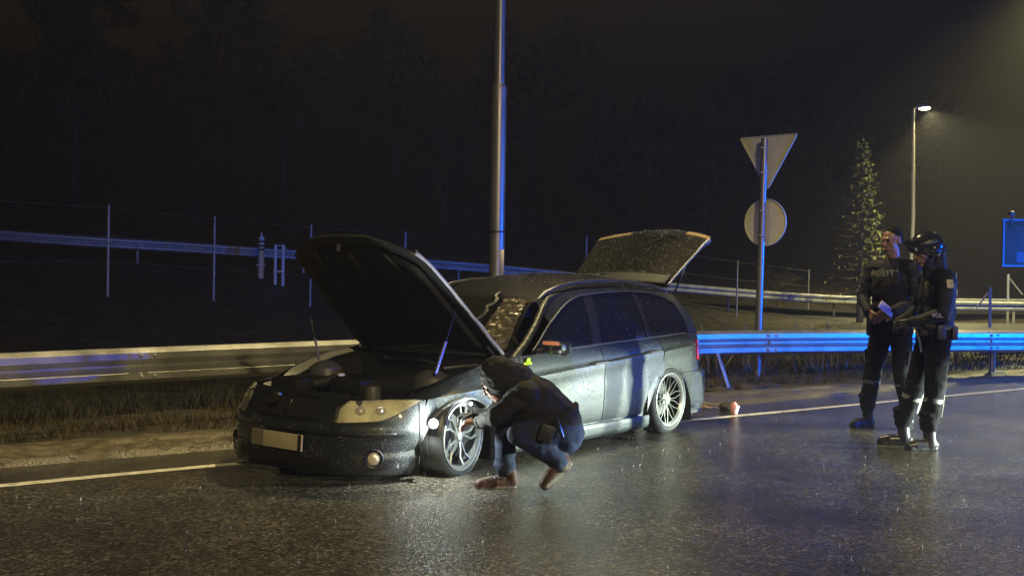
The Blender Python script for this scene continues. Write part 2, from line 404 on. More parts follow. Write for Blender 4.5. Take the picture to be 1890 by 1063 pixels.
def strip(name, d0, d1, t0, t1, z, m, n=160, wob=0.0, nd=1, kind='structure', seed=0):
    b = MB(); G = []
    for i in range(n + 1):
        t_ = t0 + (t1 - t0) * i / n; row = []
        for j in range(nd + 1):
            d_ = d0 + (d1 - d0) * j / nd
            if wob and j in (0, nd): d_ += wob * noise.noise(Vector((t_ * 1.2, j * 7.0 + seed, 1.3)))
            X, Y = edge_pt(t_, d_); row.append((X, Y, z if not callable(z) else z(X, Y, t_, j / nd)))
        G.append(row)
    b.grid(G, flip=True); o = b.build(name, m); tag(o, kind=kind); return o
road = strip('road', -90, .66, -140, 150, 0.0, asphalt, 200, .06, 1)
road['label'] = 'wet dark asphalt road glistening under street lamps'
line = strip('edge_line', -.055, .055, -30, 60, .004, white_line, 500, .014, 1)
line['label'] = 'pale painted edge line along the road side'
shoulder = strip('gravel_shoulder', .72, 1.62, -30, 50,
                 lambda X, Y, t_, s: .010 + .045 * math.sin(math.pi * min(1, max(0, s))) ** .7 - (.035 if .38 < s < .50 else 0) + .02 * noise.noise(Vector((t_ * 3, s * 6, 0))) - (.05 if s in (0, 1) else 0),
                 gravel, 560, .08, 12)
shoulder['label'] = 'wet gravel shoulder with a wheel rut beside the asphalt'
# second carriageway past the near rail, right background, and the upper road behind the far rail
b = MB(); G = []
for (X, Y, z) in [(-34, 31.5, 3.2), (-25, 33.2, 2.62), (-14.4, 34.0, 1.72), (-8.8, 36.0, 1.46), (-.8, 39.0, 1.0), (5.7, 41.4, .46), (13, 45.0, .02), (24, 50.6, -.1), (40, 62, .1)]:
    G.append([(X, Y - 1.3, z), (X + .5, Y + 6.5, z + .02)])
b.grid(G, flip=True); o = b.build('upper_road', far_asph); tag(o, 'dark road climbing behind the far guard rail', kind='structure')
b = MB(); G = [[(9, 27.5, -.02), (9, 33.5, .0)], [(16, 29, -.02), (16, 36, .0)], [(26, 31, -.02), (26, 39, 0)], [(45, 36, -.02), (45, 44, 0)]]
b.grid(G, flip=True); o = b.build('side_road', far_asph); tag(o, 'wet side road reflecting blue in the right background', kind='structure')

# ------------------------------------------------------------------ guard rails
def beam_profile():
    return [(0, 0), (.028, -.012), (.078, -.04), (.080, -.095), (.02, -.145), (.02, -.165), (.080, -.215), (.078, -.27), (.028, -.298), (0, -.31)]
def resample(path, step):
    P = [Vector(p) for p in path]
    # catmull-rom
    dense = []
    for i in range(len(P) - 1):
        p0, p1, p2, p3 = P[max(0, i - 1)], P[i], P[i + 1], P[min(len(P) - 1, i + 2)]
        for k in range(20):
            u = k / 20
            dense.append(.5 * ((2 * p1) + (p2 - p0) * u + (2 * p0 - 5 * p1 + 4 * p2 - p3) * u * u + (3 * p1 - p0 - 3 * p2 + p3) * u ** 3))
    dense.append(P[-1]); L = [0]
    for i in range(1, len(dense)): L.append(L[-1] + (dense[i] - dense[i - 1]).length)
    def f(s):
        s = min(max(s, 0), L[-1] - 1e-6); i = int(np.searchsorted(L, s, side='right')) - 1; i = min(i, len(dense) - 2)
        u = (s - L[i]) / max(1e-9, L[i + 1] - L[i]); return dense[i].lerp(dense[i + 1], u)
    return f, L[-1]
def guard_rail(root, path, side, joints, m, posts, post_m, scale=1.0, wave=0.0, bolts=True):
    f, T = resample(path, .5); prof = beam_profile()
    js = [j for j in joints if 0 < j < T]; js = [0] + js + [T]
    for a, b_ in zip(js[:-1], js[1:]):
        G = []; n = max(2, int((b_ - a) / .35)); mb = MB(); back = []
        for i in range(n + 1):
            s = a + (b_ - a + (.16 if b_ < T else 0)) * i / n
            p = f(s); q = f(min(s + .05, T)) if s < T - .05 else f(T - .0501); t_ = (f(min(s + .1, T)) - f(max(s - .1, 0))); t_.z = 0; t_.normalize()
            nrm = Vector((t_.y, -t_.x, 0)) * side
            off = .006 * (1 - i / n) + wave * noise.noise(Vector((s * .8, 0, 0)))
            G.append([p + nrm * (d * scale + off) + Vector((0, 0, z * scale)) for d, z in prof])
            back.append([v - nrm * .004 for v in G[-1]])
        mb.grid(G); mb.grid(back)
        # closed ends
        for e in (0, -1): mb.grid([G[e], back[e]])
        mb.build('rail_beam', m, root, angle=25)
        if bolts and a > 0:
            p = f(a + .08); t_ = (f(a + .2) - f(a)); t_.z = 0; t_.normalize(); nrm = Vector((t_.y, -t_.x, 0)) * side
            for k, (dd, zz) in enumerate(((-.06, -.065), (.06, -.065), (-.06, -.245), (.06, -.245), (0, -.155))):
                bb = MB(); c = p + t_ * dd + nrm * ((.08 if zz != -.155 else .022) + .012) + Vector((0, 0, zz))
                bb.ell(c, (.016, .016, .016), nu=8, nv=5); bb.build('bolt', post_m, root)
    for s in posts:
        p = f(s); t_ = (f(min(s + .1, T)) - f(max(0, s - .1))); t_.z = 0; t_.normalize(); nrm = Vector((t_.y, -t_.x, 0)) * side
        base = tz(p.x, p.y) - .35; c = p - nrm * .07; h = p.z - .04 - base
        rot = Matrix.Rotation(math.atan2(t_.y, t_.x), 3, 'Z')
        mb = MB(); mb.box((c.x, c.y, base + h / 2), (.055, .012, h), rot); mb.box((c.x - nrm.x * .0, c.y, base + h / 2), (.006, .09, h - .002), rot)
        cc = c - nrm * .045; mb.box((cc.x, cc.y, base + h / 2), (.055, .008, h - .004), rot)
        cb = p - nrm * .015; mb.box((cb.x, cb.y, p.z - .155), (.07, .05, .2), rot)
        mb.build('post', post_m, root, smooth=False)
    return f, T

near_path = [(-9.2, 4.6, .68), (-6.2, 7.1, .68), (-4.12, 9.15, .69), (-2.4, 10.65, .70), (-.9, 11.95, .70), (2.35, 14.05, .705), (4.6, 15.2, .69), (7.47, 16.6, .65), (12, 18.4, .6), (18, 20.2, .55)]
nr = thing('guard_rail', 'galvanised steel guard rail along the near roadside behind the car', 'guard rail')
fN, TN = resample(near_path, .5)
def s_at_x(f, T, x):
    lo, hi = 0, T
    for _ in range(40):
        m_ = (lo + hi) / 2
        if f(m_).x < x: lo = m_
        else: hi = m_
    return lo
j0 = s_at_x(fN, TN, 3.22)
guard_rail(nr, near_path, 1, sorted([j0 + 4.0 * k for k in range(-5, 5)]), galv,
           [s_at_x(fN, TN, x) for x in (-7.6, -5.0, -.2, 7.0, 10.5, 14)], galv_d, wave=.02)
# slanting brace below the joint
mb = MB(); a_ = at(1325, 652, 13.75); e_ = at(1352, 735, 13.6); mb.tube([a_, e_], .034, 6, flat=.4); mb.build('brace', galv, nr)

fr = thing('guard_rail', 'long guard rail high on the bank across the background, lit blue', 'guard rail')
far_path = [(-34, 29.3, 3.85), (-25, 31, 3.1), (-14.4, 32, 2.38), (-8.8, 34, 2.1), (-.8, 37, 1.66), (5.7, 39, 1.09), (13, 42, .68), (24, 47, .6)]
fF, TF = resample(far_path, .5)
guard_rail(fr, far_path, 1, [4 * k + 1.5 for k in range(1, 15)], galv_d, [s_at_x(fF, TF, x) for x in (-24, -20, -15.6, -10.9, -6.4, -1.7, 2.0, 7.6, 11.8, 16, 20)], galv_d, wave=.02, bolts=False)
fr2 = thing('guard_rail', 'dim guard rail in the far right background behind the officers', 'guard rail')
p3 = [(12.5, 36, .68), (17, 37.2, .66), (22, 38.5, .64), (30, 41, .62)]
guard_rail(fr2, p3, 1, [4, 8, 12], galv_d, [1, 5, 9, 13], galv_d, bolts=False)

# ------------------------------------------------------------------ wire fence on the bank
fence = thing('wire_fence', 'wire fence with thin tall steel posts on the left bank', 'fence')
fence2 = thing('wire_fence', 'wire fence with thin posts on the bank right of the car', 'fence')
def fpost(root, px, ytop, ybot, Y):
    a_, b_ = at(px, ytop, Y), at(px - 1, ybot, Y); a_.x = b_.x + .01
    b_.z = min(b_.z, tz(b_.x, b_.y)) - .25
    MB().tube([b_, a_], .028, 8).build('post', galv_d, root); return b_, a_
F1 = [fpost(fence, *q) for q in ((-40, 362, 535, 22.5), (199.5, 378, 545, 25), (395, 400, 556, 27), (573, 415, 568, 29.5), (747, 427, 570, 31.8), (925, 432, 572, 34))]
F2 = [fpost(fence2, *q) for q in ((1081, 436, 575, 35.0), (1360, 480, 588, 38.5), (1492, 497, 588, 44))]
for root, FF in ((fence, F1), (fence2, F2)):
    for (b0, a0), (b1, a1) in zip(FF[:-1], FF[1:]):
        for u in (.97, .7, .45):
            MB().tube([(b0 * (1 - u) + a0 * u), (b1 * (1 - u) + a1 * u)], .003, 3, caps=False).build('wire', galv_d, root)
f3 = thing('wire_fence', 'braced fence posts standing in the far right background', 'fence')
for (px, y0, y1, Y, dx) in ((1828, 530, 600, 33, -26), (1861, 506, 566, 40, 26)):
    p, q = at(px, y0, Y), at(px - 1, y1, Y); q.z = min(q.z, tz(q.x, q.y)) - .2
    MB().tube([q, p], .045, 8).build('post', galv_d, f3)
    MB().tube([p - Vector((0, 0, .1)), at(px + dx, y0 + 38, Y)], .025, 6).build('strut', galv_d, f3)

# ------------------------------------------------------------------ mast behind the car
mb_base = at(914, 690, 15.4)
mx, my = mb_base.x, 15.4; mz = tz(mx, my)
mast = thing('lamp_mast', 'tall grey steel lamp mast behind the car, its right side lit blue', 'lamp mast', (mx, my, mz))
top1 = at(916, 157, 15.4).z - mz; gro = at(915, 428, 15.4).z - mz
MB().lathe([(0, -.3), (.104, -.3), (.103, gro), (.1005, top1 - .06), (.096, top1 - .015), (.074, top1 + .01)], n=32).build('lower_tube', mastm, mast)
MB().lathe([(.074, top1), (.070, 5.6), (.062, 9.3), (0, 9.35)], n=28).build('upper_tube', mastm, mast)
MB().lathe([(.1045, gro - .012), (.1055, gro - .008), (.1055, gro + .008), (.1045, gro + .012)], n=28).build('collar', black_g, mast)
MB().box((.055, -.082, gro - .45), (.09, .03, .42), bev=.01).build('service_door', mastm, mast)
MB().lathe([(0, .02), (.19, .02), (.19, .05), (0, .05)], n=24).build('base_flange', galv_d, mast)
MB().tube([(0, 0, 9.3), (.2, -.7, 9.5), (.55, -1.9, 9.6)], [.04, .035, .03], 10).build('arm', mastm, mast)
MB().box((.7, -2.3, 9.62), (.3, .75, .1), Matrix.Rotation(.28, 3, 'Z'), bev=.04).build('lamp_head', mastm, mast)

# ------------------------------------------------------------------ road sign seen from behind
sb = at(1402, 700, 15.25); sz = tz(sb.x, sb.y)
sign = thing('road_sign', 'grey back of a triangular and a round road sign on one post', 'road sign', (sb.x, sb.y, 0))
ptop = at(1411.5, 256, 15.25); lean = (ptop.x - sb.x)
MB().tube([(-.04, 0, sz - .3), (lean, 0, ptop.z)], .047, 14).build('pole', mat('sign_pole_steel', (.30, .30, .30), .34, .7), sign)
SA = R(-44)  # plates turned away from the camera
rotS = Matrix.Rotation(SA, 3, 'Z')
def plate_mesh(outline, th=.004, rim=.016):
    mb = MB(); n = len(outline); c = Vector((sum(p[0] for p in outline) / n, 0, sum(p[1] for p in outline) / n))
    for y0 in (0, th):
        vs = [Vector((p[0], y0, p[1])) for p in outline] + [Vector((c.x, y0, c.z))]
        mb.add(vs, [(i, (i + 1) % n, n) for i in range(n)])
    vs = [Vector((p[0], y_, p[1])) for y_ in (-rim, th) for p in outline]; mb.add(vs, [(i, (i + 1) % n, n + (i + 1) % n, n + i) for i in range(n)])
    ins = [(c.x + (p[0] - c.x) * .975, c.z + (p[1] - c.z) * .975) for p in outline]
    vs = [Vector((p[0], -rim, p[1])) for p in outline] + [Vector((p[0], -rim, p[1])) for p in ins]
    mb.add(vs, [(i, (i + 1) % n, n + (i + 1) % n, n + i) for i in range(n)]); return mb
def rounded_tri(w_, h, r=.05):
    pts = []; A = [(-w_ / 2, h), (w_ / 2, h), (0, 0)]
    for i in range(3):
        p, a, c = Vector(A[i]), Vector(A[i - 1]), Vector(A[(i + 1) % 3]); d0 = (a - p).normalized(); d1 = (c - p).normalized()
        for k in range(7):
            u = k / 6; s0 = p + d0 * r * 1.7; s1 = p + d1 * r * 1.7; q = (1 - u) ** 2 * s0 + 2 * u * (1 - u) * p + u * u * s1; pts.append((q.x, q.y))
    return pts
tri_top = at(1418, 251, 15.35).z; tri_bot = at(1412, 352, 15.35).z
tri = plate_mesh(rounded_tri(.90, tri_top - tri_bot, .035)); to = tri.build('triangular_plate', signback, sign, smooth=False)
to.location = (at(1417, 300, 15.35).x - sb.x, .075, tri_bot); to.rotation_euler = (0, 0, SA)
dr = .32; disc = plate_mesh([(dr * math.cos(2 * math.pi * k / 40), dr * math.sin(2 * math.pi * k / 40)) for k in range(40)])
do = disc.build('round_plate', signback, sign, smooth=False)
do.location = (at(1412, 411, 15.35).x - sb.x, .072, at(1412, 411, 15.35).z); do.rotation_euler = (0, 0, SA)
for zz in (at(1410, 275, 15.3).z, at(1410, 320, 15.3).z, at(1410, 390, 15.3).z, at(1410, 435, 15.3).z):
    xx = lean * (zz / ptop.z) * 1.0
    MB().box((xx - .005, .0, zz), (.112, .118, .018), bev=.006).build('clamp', galv_d, sign)

# ------------------------------------------------------------------ distant street lamp
lp = at(1683, 620, 45.0)
sl = thing('street_lamp', 'lit street lamp on a thin pole in the distance, misty glow', 'street lamp', (lp.x, 45, tz(lp.x, 45)))
hz = at(1688, 199, 45).z - sl.location.z; hx = at(1687, 199, 45).x - lp.x
MB().tube([(-.12, 0, -.2), (hx * .5, 0, hz * .5), (hx - .03, 0, hz - .05), (hx + .05, 0, hz), (hx + .16, 0, hz + .02)], [.085, .075, .06, .05, .045], 10).build('pole', mat('lamp_pole_steel', (.5, .45, .3), .4, .3), sl)
MB().ell((hx + .36, 0, hz + .03), (.32, .16, .10)).build('lamp_head', galv_d, sl)
lampm = mat('lamp_glow', (1, .95, .7), .5, emis=(1, .86, .48), estr=60)
MB().ell((hx + .40, -.02, hz - .02), (.25, .14, .085)).build('lamp_lens', lampm, sl)

# ------------------------------------------------------------------ information board at the right edge
ib = at(1850, 448, 26)
board = thing('information_board', 'pale lilac information board cut by the right frame edge', 'board', (ib.x, 26, 0))
z0, z1 = at(1850, 492, 26).z, at(1850, 404, 26).z
MB().box((.85, 0, (z0 + z1) / 2), (1.7, .04, z1 - z0), bev=.01).build('panel', sheet_m, board)
MB().box((.85, -.026, z1 - .02), (1.72, .02, .04)).build('frame', galv_d, board); MB().box((.85, -.026, z0 + .02), (1.72, .02, .04)).build('frame', galv_d, board)
MB().box((.02, -.0262, (z0 + z1) / 2), (.04, .02, z1 - z0 - .08)).build('frame', galv_d, board)
for k in range(7):
    MB().box((.28 + .72 + (k % 3) * .03, -.0245, z1 - .2 - k * .055), (1.25 - (k % 3) * .12, .006, .014)).build('print_line', print_m, board)
MB().box((1.0, -.0245, z0 + .22), (1.35, .006, .24)).build('print_block', mat('print_block', (.36, .35, .44), .6), board)
for xx in (1.25, 1.6):
    MB().tube([(xx, .06, -.6), (xx, .06, z1)], .04, 8).build('post', galv_d, board)
MB().tube([(.18, -.04, z1 - .18), (.18, -.04, z1 + .06)], .03, 8).build('lamp_stem', galv, board)
MB().ell((.18, -.05, z1 + .11), (.085, .085, .07)).build('lamp_cap', galv, board)

# ------------------------------------------------------------------ roadside marker posts at left
def marker(px, y0, y1, Y, kind, label):
    p, q = at(px, y0, Y), at(px, y1, Y); t_ = thing('marker_post', label, 'marker post', (q.x, q.y, q.z)); h = p.z - q.z
    gz_ = tz(q.x, q.y) - q.z
    if kind == 0:
        MB().tube([(0, 0, min(gz_, 0) - .1), (0, 0, h)], .085, 12).build('post', white_m, t_)
        for u in (.52, .66, .8): MB().tube([(0, 0, h * u), (0, 0, h * u + .06)], .09, 12).build('dark_band', dark_band, t_)
        MB().box((0, 0, .03), (.24, .2, .05), bev=.01).build('foot', white_m, t_)
        MB().tube([(0, 0, h), (0, 0, h + .12)], .022, 8).build('tip', white_m, t_)
    else:
        for sx in (-.11, .11): MB().tube([(sx, 0, min(gz_, 0) - .1), (sx, 0, h)], .045, 8).build('upright', white_m, t_)
        MB().tube([(-.085, 0, h - .03), (.085, 0, h - .01), (.20, 0, h - .11)], .02, 8).build('crossbar', white_m, t_)
        MB().box((0, 0, .03), (.30, .12, .05), bev=.01).build('foot', white_m, t_)
marker(482, 437, 491, 33.3, 0, 'white marker post with dark bands in front of the far rail')
marker(515, 452, 503, 32.6, 1, 'white double marker post right beside the banded one')

# ------------------------------------------------------------------ trees
def leafy(n, fn, size, name, m, parent, sm=.6):
    vs = []; fs = []
    for i in range(n):
        c, dirn = fn(); s = size * rnd.uniform(sm, 1.4)
        a = Vector((rnd.gauss(0, 1), rnd.gauss(0, 1), rnd.gauss(0, 1))).normalized()
        b_ = a.cross(Vector((rnd.gauss(0, 1), rnd.gauss(0, 1), rnd.gauss(0, 1)))).normalized()
        k = len(vs); vs += [c - a * s, c + b_ * s * .5, c + a * s, c - b_ * s * .5]; fs.append((k, k + 1, k + 2, k + 3))
    mb = MB(); mb.v = [tuple(v) for v in vs]; mb.f = fs; mb.m = [0] * len(fs)
    o = mb.build(name, m, parent, smooth=False, weld=False); o['kind'] = 'stuff'; return o
def broadleaf(label, loc, H, W_, nleaf, group=None, seed=1, bare=False):
    rr = random.Random(seed); t_ = thing('tree', label, 'tree', loc, 0, group)
    mb = MB(); tips = []
    mb.tube([(0, 0, -.3), (.05 * H * .1, 0, H * .3), (0, .1, H * .6), (.1, 0, H * .92)], [H * .022, H * .018, H * .012, H * .003], 8)
    for k in range(22):
        z = H * rr.uniform(.22, .88); an = rr.uniform(0, 6.283); L = W_ * rr.uniform(.6, 1.0) * (1.15 - .7 * abs(z / H - .45))
        e = Vector((math.cos(an) * L, math.sin(an) * L, z + L * rr.uniform(.25, .7))); s = Vector((0, 0, z)); m_ = s.lerp(e, .5) + Vector((0, 0, -.05 * L))
        mb.tube([s, m_, e], [H * .007, H * .004, H * .0015], 5, caps=False); tips.append((s, m_, e))
        for q in range(4):
            u = rr.uniform(.4, 1); p = s.lerp(e, u); e2 = p + Vector((rr.gauss(0, .3), rr.gauss(0, .3), rr.uniform(.1, .5))) * L * .7
            mb.tube([p, e2], [H * .003, H * .0008], 4, caps=False); tips.append((p, p.lerp(e2, .5), e2))
    mb.build('trunk', bark, t_)
    def fn():
        s, m_, e = rr.choice(tips); u = rr.uniform(.35, 1.05); p = s.lerp(e, u)
        return p + Vector((rr.gauss(0, .16), rr.gauss(0, .16), rr.gauss(0, .14))) * W_ * .45, None
    leafy(nleaf, fn, .085 if not bare else .03, 'crown', leaf if not bare else twig, t_)
    return t_
treeA = broadleaf('dim broadleaved tree on the dark hillside above the marker posts', (-9.5, 47, tz(-9.5, 47)), 6.5, 2.3, 9000, 'trees on the dark hillside', 3)
treeB = broadleaf('bare bushy tree on the hillside just left of the lamp mast', (-2.8, 46, tz(-2.8, 46)), 4.4, 2.0, 5000, 'trees on the dark hillside', 5, True)
spots = [(-17, 44, 1.0, 'dim tree at the left edge of the dark hillside'), (-13.2, 52, 1.25, 'tall dim tree behind the left fence posts'),
         (-5.8, 55, 1.2, 'tall dim tree above the raised bonnet'), (.9, 58, 1.35, 'tallest dim tree directly behind the lamp mast'),
         (5.2, 52, .95, 'dim tree above the raised tailgate'), (9.4, 56, 1.05, 'dim tree right of the road sign'), (14, 66, 1.3, 'dim tree behind the bareheaded officer'),
         (-22, 58, 1.5, 'large dim tree far left on the hillside'), (21, 75, 1.4, 'dim tree far behind the street lamp'), (28, 80, 1.5, 'dim tree behind the information board')]
for i, (X, Y, s, lb) in enumerate(spots):
    dup(treeA, (X, Y, tz(X, Y) - .1), rnd.uniform(0, 6), lb, 'trees on the dark hillside', (s, s, s * rnd.uniform(.9, 1.15)))
for (X, Y, s, lb) in ((-1.9, 42.5, .45, 'small pale bush on the bank left of the lamp mast'), (10.1, 43.2, .38, 'small pale bush on the bank right of the road sign'),
                      (-11.5, 41, .4, 'small dark bush above the left end of the far rail')):
    dup(treeB, (X, Y, tz(X, Y) - .1), rnd.uniform(0, 6), lb, 'bushes on the bank', (s * 1.3, s * 1.3, s))

# spruce lit from the street lamp side
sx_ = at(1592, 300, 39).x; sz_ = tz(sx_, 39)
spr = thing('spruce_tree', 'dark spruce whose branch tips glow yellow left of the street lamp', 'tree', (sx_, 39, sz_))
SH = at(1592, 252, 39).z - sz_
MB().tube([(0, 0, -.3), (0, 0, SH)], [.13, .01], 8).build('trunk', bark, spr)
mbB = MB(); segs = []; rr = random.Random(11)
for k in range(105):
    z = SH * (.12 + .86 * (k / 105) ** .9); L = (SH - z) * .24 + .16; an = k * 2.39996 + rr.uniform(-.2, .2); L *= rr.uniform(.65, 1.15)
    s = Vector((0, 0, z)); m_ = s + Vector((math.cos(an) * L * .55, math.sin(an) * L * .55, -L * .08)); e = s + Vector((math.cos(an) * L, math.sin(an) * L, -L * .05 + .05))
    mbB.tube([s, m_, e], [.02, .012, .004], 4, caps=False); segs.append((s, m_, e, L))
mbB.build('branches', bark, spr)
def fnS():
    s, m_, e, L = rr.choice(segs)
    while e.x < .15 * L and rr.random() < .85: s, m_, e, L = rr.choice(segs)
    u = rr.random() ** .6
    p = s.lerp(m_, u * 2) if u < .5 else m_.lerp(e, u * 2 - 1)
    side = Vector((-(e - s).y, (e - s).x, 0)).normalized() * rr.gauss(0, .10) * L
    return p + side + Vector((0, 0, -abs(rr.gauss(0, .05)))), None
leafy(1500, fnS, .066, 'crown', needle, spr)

# ------------------------------------------------------------------ grass and stems on the verge
def blades(name, n, d0, d1, t0, t1, h0, h1, m, label, seed, dens=None):
    rr = random.Random(seed); vs = []; fs = []; xs = []; ys = []; ok = []
    for i in range(n):
        t_ = rr.uniform(t0, t1); d_ = d0 + (d1 - d0) * rr.random() ** .9
        if noise.noise(Vector((t_ * 1.6, d_ * 1.6, seed))) < (-.12 if dens is None else dens): continue
        X, Y = edge_pt(t_, d_); xs.append(X); ys.append(Y)
    zs = terr(xs, ys)
    for X, Y, z in zip(xs, ys, zs):
        h = rr.uniform(h0, h1); an = rr.uniform(0, 6.283); wd = .0035 + h * .014; l = rr.gauss(0, .75) * h; an2 = rr.uniform(0, 6.283)
        dx, dy = math.cos(an) * wd, math.sin(an) * wd; tx_, ty_ = math.cos(an2) * l, math.sin(an2) * l; k = len(vs)
        vs += [(X - dx, Y - dy, z - .01), (X + dx, Y + dy, z - .01), (X + tx_ * .45 + dx * .7, Y + ty_ * .45 + dy * .7, z + h * .6), (X + tx_ * .45 - dx * .7, Y + ty_ * .45 - dy * .7, z + h * .6), (X + tx_, Y + ty_, z + h)]
        fs += [(k, k + 1, k + 2, k + 3), (k + 3, k + 2, k + 4)]
    mb = MB(); mb.v = vs; mb.f = fs; mb.m = [0] * len(fs); o = mb.build(name, m, smooth=False, weld=False); tag(o, label, 'grass', kind='stuff'); return o
blades('grass', 30000, 1.55, 3.2, -8, 22, .03, .12, grass_m, 'short dry brown grass along the verge under the guard rail', 2)
blades('grass', 30000, 3.0, 9, -12, 30, .05, .24, mat('dark_grass', (.022, .024, .012), .75, 0, 0, 1, .5, 1.5), 'taller dark grass behind the near guard rail', 3)
blades('dry_stems', 900, 2.7, 4.6, 5, 16, .35, .85, stem_m, 'tall dry weed stems behind the rail right of the car', 4, dens=.0)

# ------------------------------------------------------------------ the car (x forward, y to its left, z up; origin below the front axle)
CAR_YAW, CAR_X, CAR_Y = 4.046, -1.034, 8.392
car = thing('car', 'dark low estate car with bonnet and tailgate raised and a flat front tyre', 'car', (CAR_X, CAR_Y, 0), CAR_YAW)
CPL = [(.86, 0), (.857, .2), (.835, .38), (.785, .56), (.68, .70), (.54, .80), (.38, .86), (.1, .893), (-.3, .90), (-1, .905), (-1.8, .905),
       (-2.5, .902), (-3.0, .888), (-3.3, .868), (-3.54, .832), (-3.71, .74), (-3.80, .52), (-3.83, .2), (-3.835, 0)]
def crm(P, n):
    P = [Vector(p) for p in P]; o = []
    Q = [Vector((P[0].x, -P[1].y))] + P + [Vector((P[-1].x, -P[-2].y))]
    for i in range(1, len(Q) - 2):
        p0, p1, p2, p3 = Q[i - 1], Q[i], Q[i + 1], Q[i + 2]
        for k in range(n):
            u = k / n; o.append(.5 * ((2 * p1) + (p2 - p0) * u + (2 * p0 - 5 * p1 + 4 * p2 - p3) * u * u + (3 * p1 - p0 - 3 * p2 + p3) * u ** 3))
    o.append(P[-1]); return o
PL = crm(CPL, 30); SL = [0.0]
for i in range(1, len(PL)): SL.append(SL[-1] + (PL[i] - PL[i - 1]).length)
PLX = np.array([p.x for p in PL]); PLY = np.array([p.y for p in PL]); SL = np.array(SL); STOT = SL[-1]
def s_of_x(x): return float(np.interp(-x, -PLX, SL))
def lerp_tab(z, tab):
    return float(np.interp(z, [t_[0] for t_ in tab], [t_[1] for t_ in tab]))
def zcrease(x): return .566 - .060 * x
def zbelt(x): return lerp_tab(-x, [(-.4, .545), (0, .665), (.3, .735), (.68, .775), (1.25, .795), (1.63, .815), (2.4, .838), (3.3, .865), (3.8, .875)])
SIDE_LO = [(.05, .07), (.08, .03), (.10, .012), (.17, .004), (.188, .006), (.20, .034), (.24, .020), (.32, .008), (.45, .0), (.60, .0)]
FRONT = [(.03, .05), (.06, .01), (.10, .0), (.17, .004), (.19, .02), (.30, .02), (.32, .0), (.37, .012), (.40, .035), (.45, .06), (.50, .085), (.55, .12), (.60, .18)]
REAR = [(.10, .10), (.14, .03), (.22, .0), (.46, .0), (.50, .015), (.53, .055), (.62, .06), (.80, .075), (.88, .10)]
def inset(x, z):
    zc = zcrease(x); zb = zbelt(x)
    if z <= zc: a = lerp_tab(z, SIDE_LO) * (1 - sstep(.55, .62, z)) if z > .55 else lerp_tab(z, SIDE_LO)
    if z <= zc: a = a - .010 * float(sstep(zc - .10, zc, z))
    else:
        bi = .058 + .05 * float(sstep(-.6, .35, x)); u = (z - zc) / max(.02, zb - zc)
        a = -.010 + .020 * min(1, u * 7) + (bi - .010) * max(0, u) ** 1.6
    f = lerp_tab(z, FRONT); r = lerp_tab(z, REAR); wf = float(sstep(.30, .62, x)); wr = float(sstep(-3.25, -3.55, x)) if x < -3.25 else 0.0
    wr = float(sstep(3.2, 3.6, -x))
    # arch flare
    for cx, cz, Ra in ((0, .12, .41), (-2.82, .15, .385)):
        d = math.hypot(x - cx, z - cz) - Ra
        if d > -.02: a -= .016 * max(0, 1 - max(0, d) / .07) ** 2
    return a * (1 - wf) * (1 - wr) + f * wf + r * wr
def G_(s, z, out=0.0):
    sg = 1 if s >= 0 else -1; q = abs(s); x = float(np.interp(q, SL, PLX)); y = float(np.interp(q, SL, PLY))
    i = min(len(PL) - 2, max(1, int(np.searchsorted(SL, q)))); tx, ty = PLX[i + 1] - PLX[i - 1], PLY[i + 1] - PLY[i - 1]; l = math.hypot(tx, ty) + 1e-9
    nx, ny = ty / l, -tx / l
    if q < 1e-6: nx, ny = 1, 0
    if nx * 1 + ny * 1 < -.2 and x > 0: nx, ny = -nx, -ny
    if ny < 0 and -3.5 < x < .5: nx, ny = -nx, -ny
    if x < -3.5 and nx > 0: nx, ny = -nx, -ny
    k = inset(x, z) - out
    return Vector((x - nx * k, (y - ny * k) * sg, z))
def arch_z(x, grow=0.0):
    z = -1
    for cx, cz, Ra in ((0, .12, .41 + grow), (-2.82, .15, .385 + grow)):
        d = Ra * Ra - (x - cx) ** 2
        if d > 0: z = max(z, cz + math.sqrt(d))
    return z
def patch(name, sl, sr, zb, zt, nu, nv_, m, parent=car, sg=1, out=0.0, lip=.022, use_s=False, crease=True, angle=30, label=None, obj=True):
    """side panel: sl/sr give x (or s) at height z; zb/zt give z at x (or s)."""
    mb = MB(); Gd = []
    def edge(fn, a): return fn(a) if callable(fn) else fn
    for i in range(nu + 1):
        u = i / nu; row = []
        for j in range(nv_ + 1):
            v = j / nv_
            za = .5; x = None
            # fixed point: find x and z consistent
            zz = .4
            for _ in range(6):
                x = edge(sl, zz) * (1 - u) + edge(sr, zz) * u
                b0, b1 = edge(zb, x), edge(zt, x)
                if crease and not use_s:
                    zc = zcrease(x)
                    if b0 < zc - .02 and b1 > zc + .02:
                        if v <= .7: zz = b0 + (zc - b0) * v / .7
                        else: zz = zc + (b1 - zc) * (v - .7) / .3
                    else: zz = b0 + (b1 - b0) * v
                else: zz = b0 + (b1 - b0) * v
            s = x if use_s else s_of_x(x)
            row.append(G_(s * sg if use_s else s * sg, zz, out))
        Gd.append(row)
    if lip > 0:
        def inn(p): return Vector((p.x, p.y - math.copysign(lip, p.y) if abs(p.y) > .3 else p.y, p.z)) if abs(p.y) > .3 else Vector((p.x - math.copysign(lip, p.x), p.y, p.z))
        mb.grid(Gd)
        for e in (0, -1): mb.grid([Gd[e], [inn(p) for p in Gd[e]]])
        for j in (0, -1):
            c = [Gd[i][j] for i in range(nu + 1)]; mb.grid([c, [inn(p) for p in c]])
    else: mb.grid(Gd)
    o = mb.build(name, m, parent, angle=angle)
    if label: o['label'] = label
    return o
GAP = .005
LENS_G = glass_mat('headlight_glass', (.94, .93, .86), .08, .12, (.45, .44, .36), .5, 60)
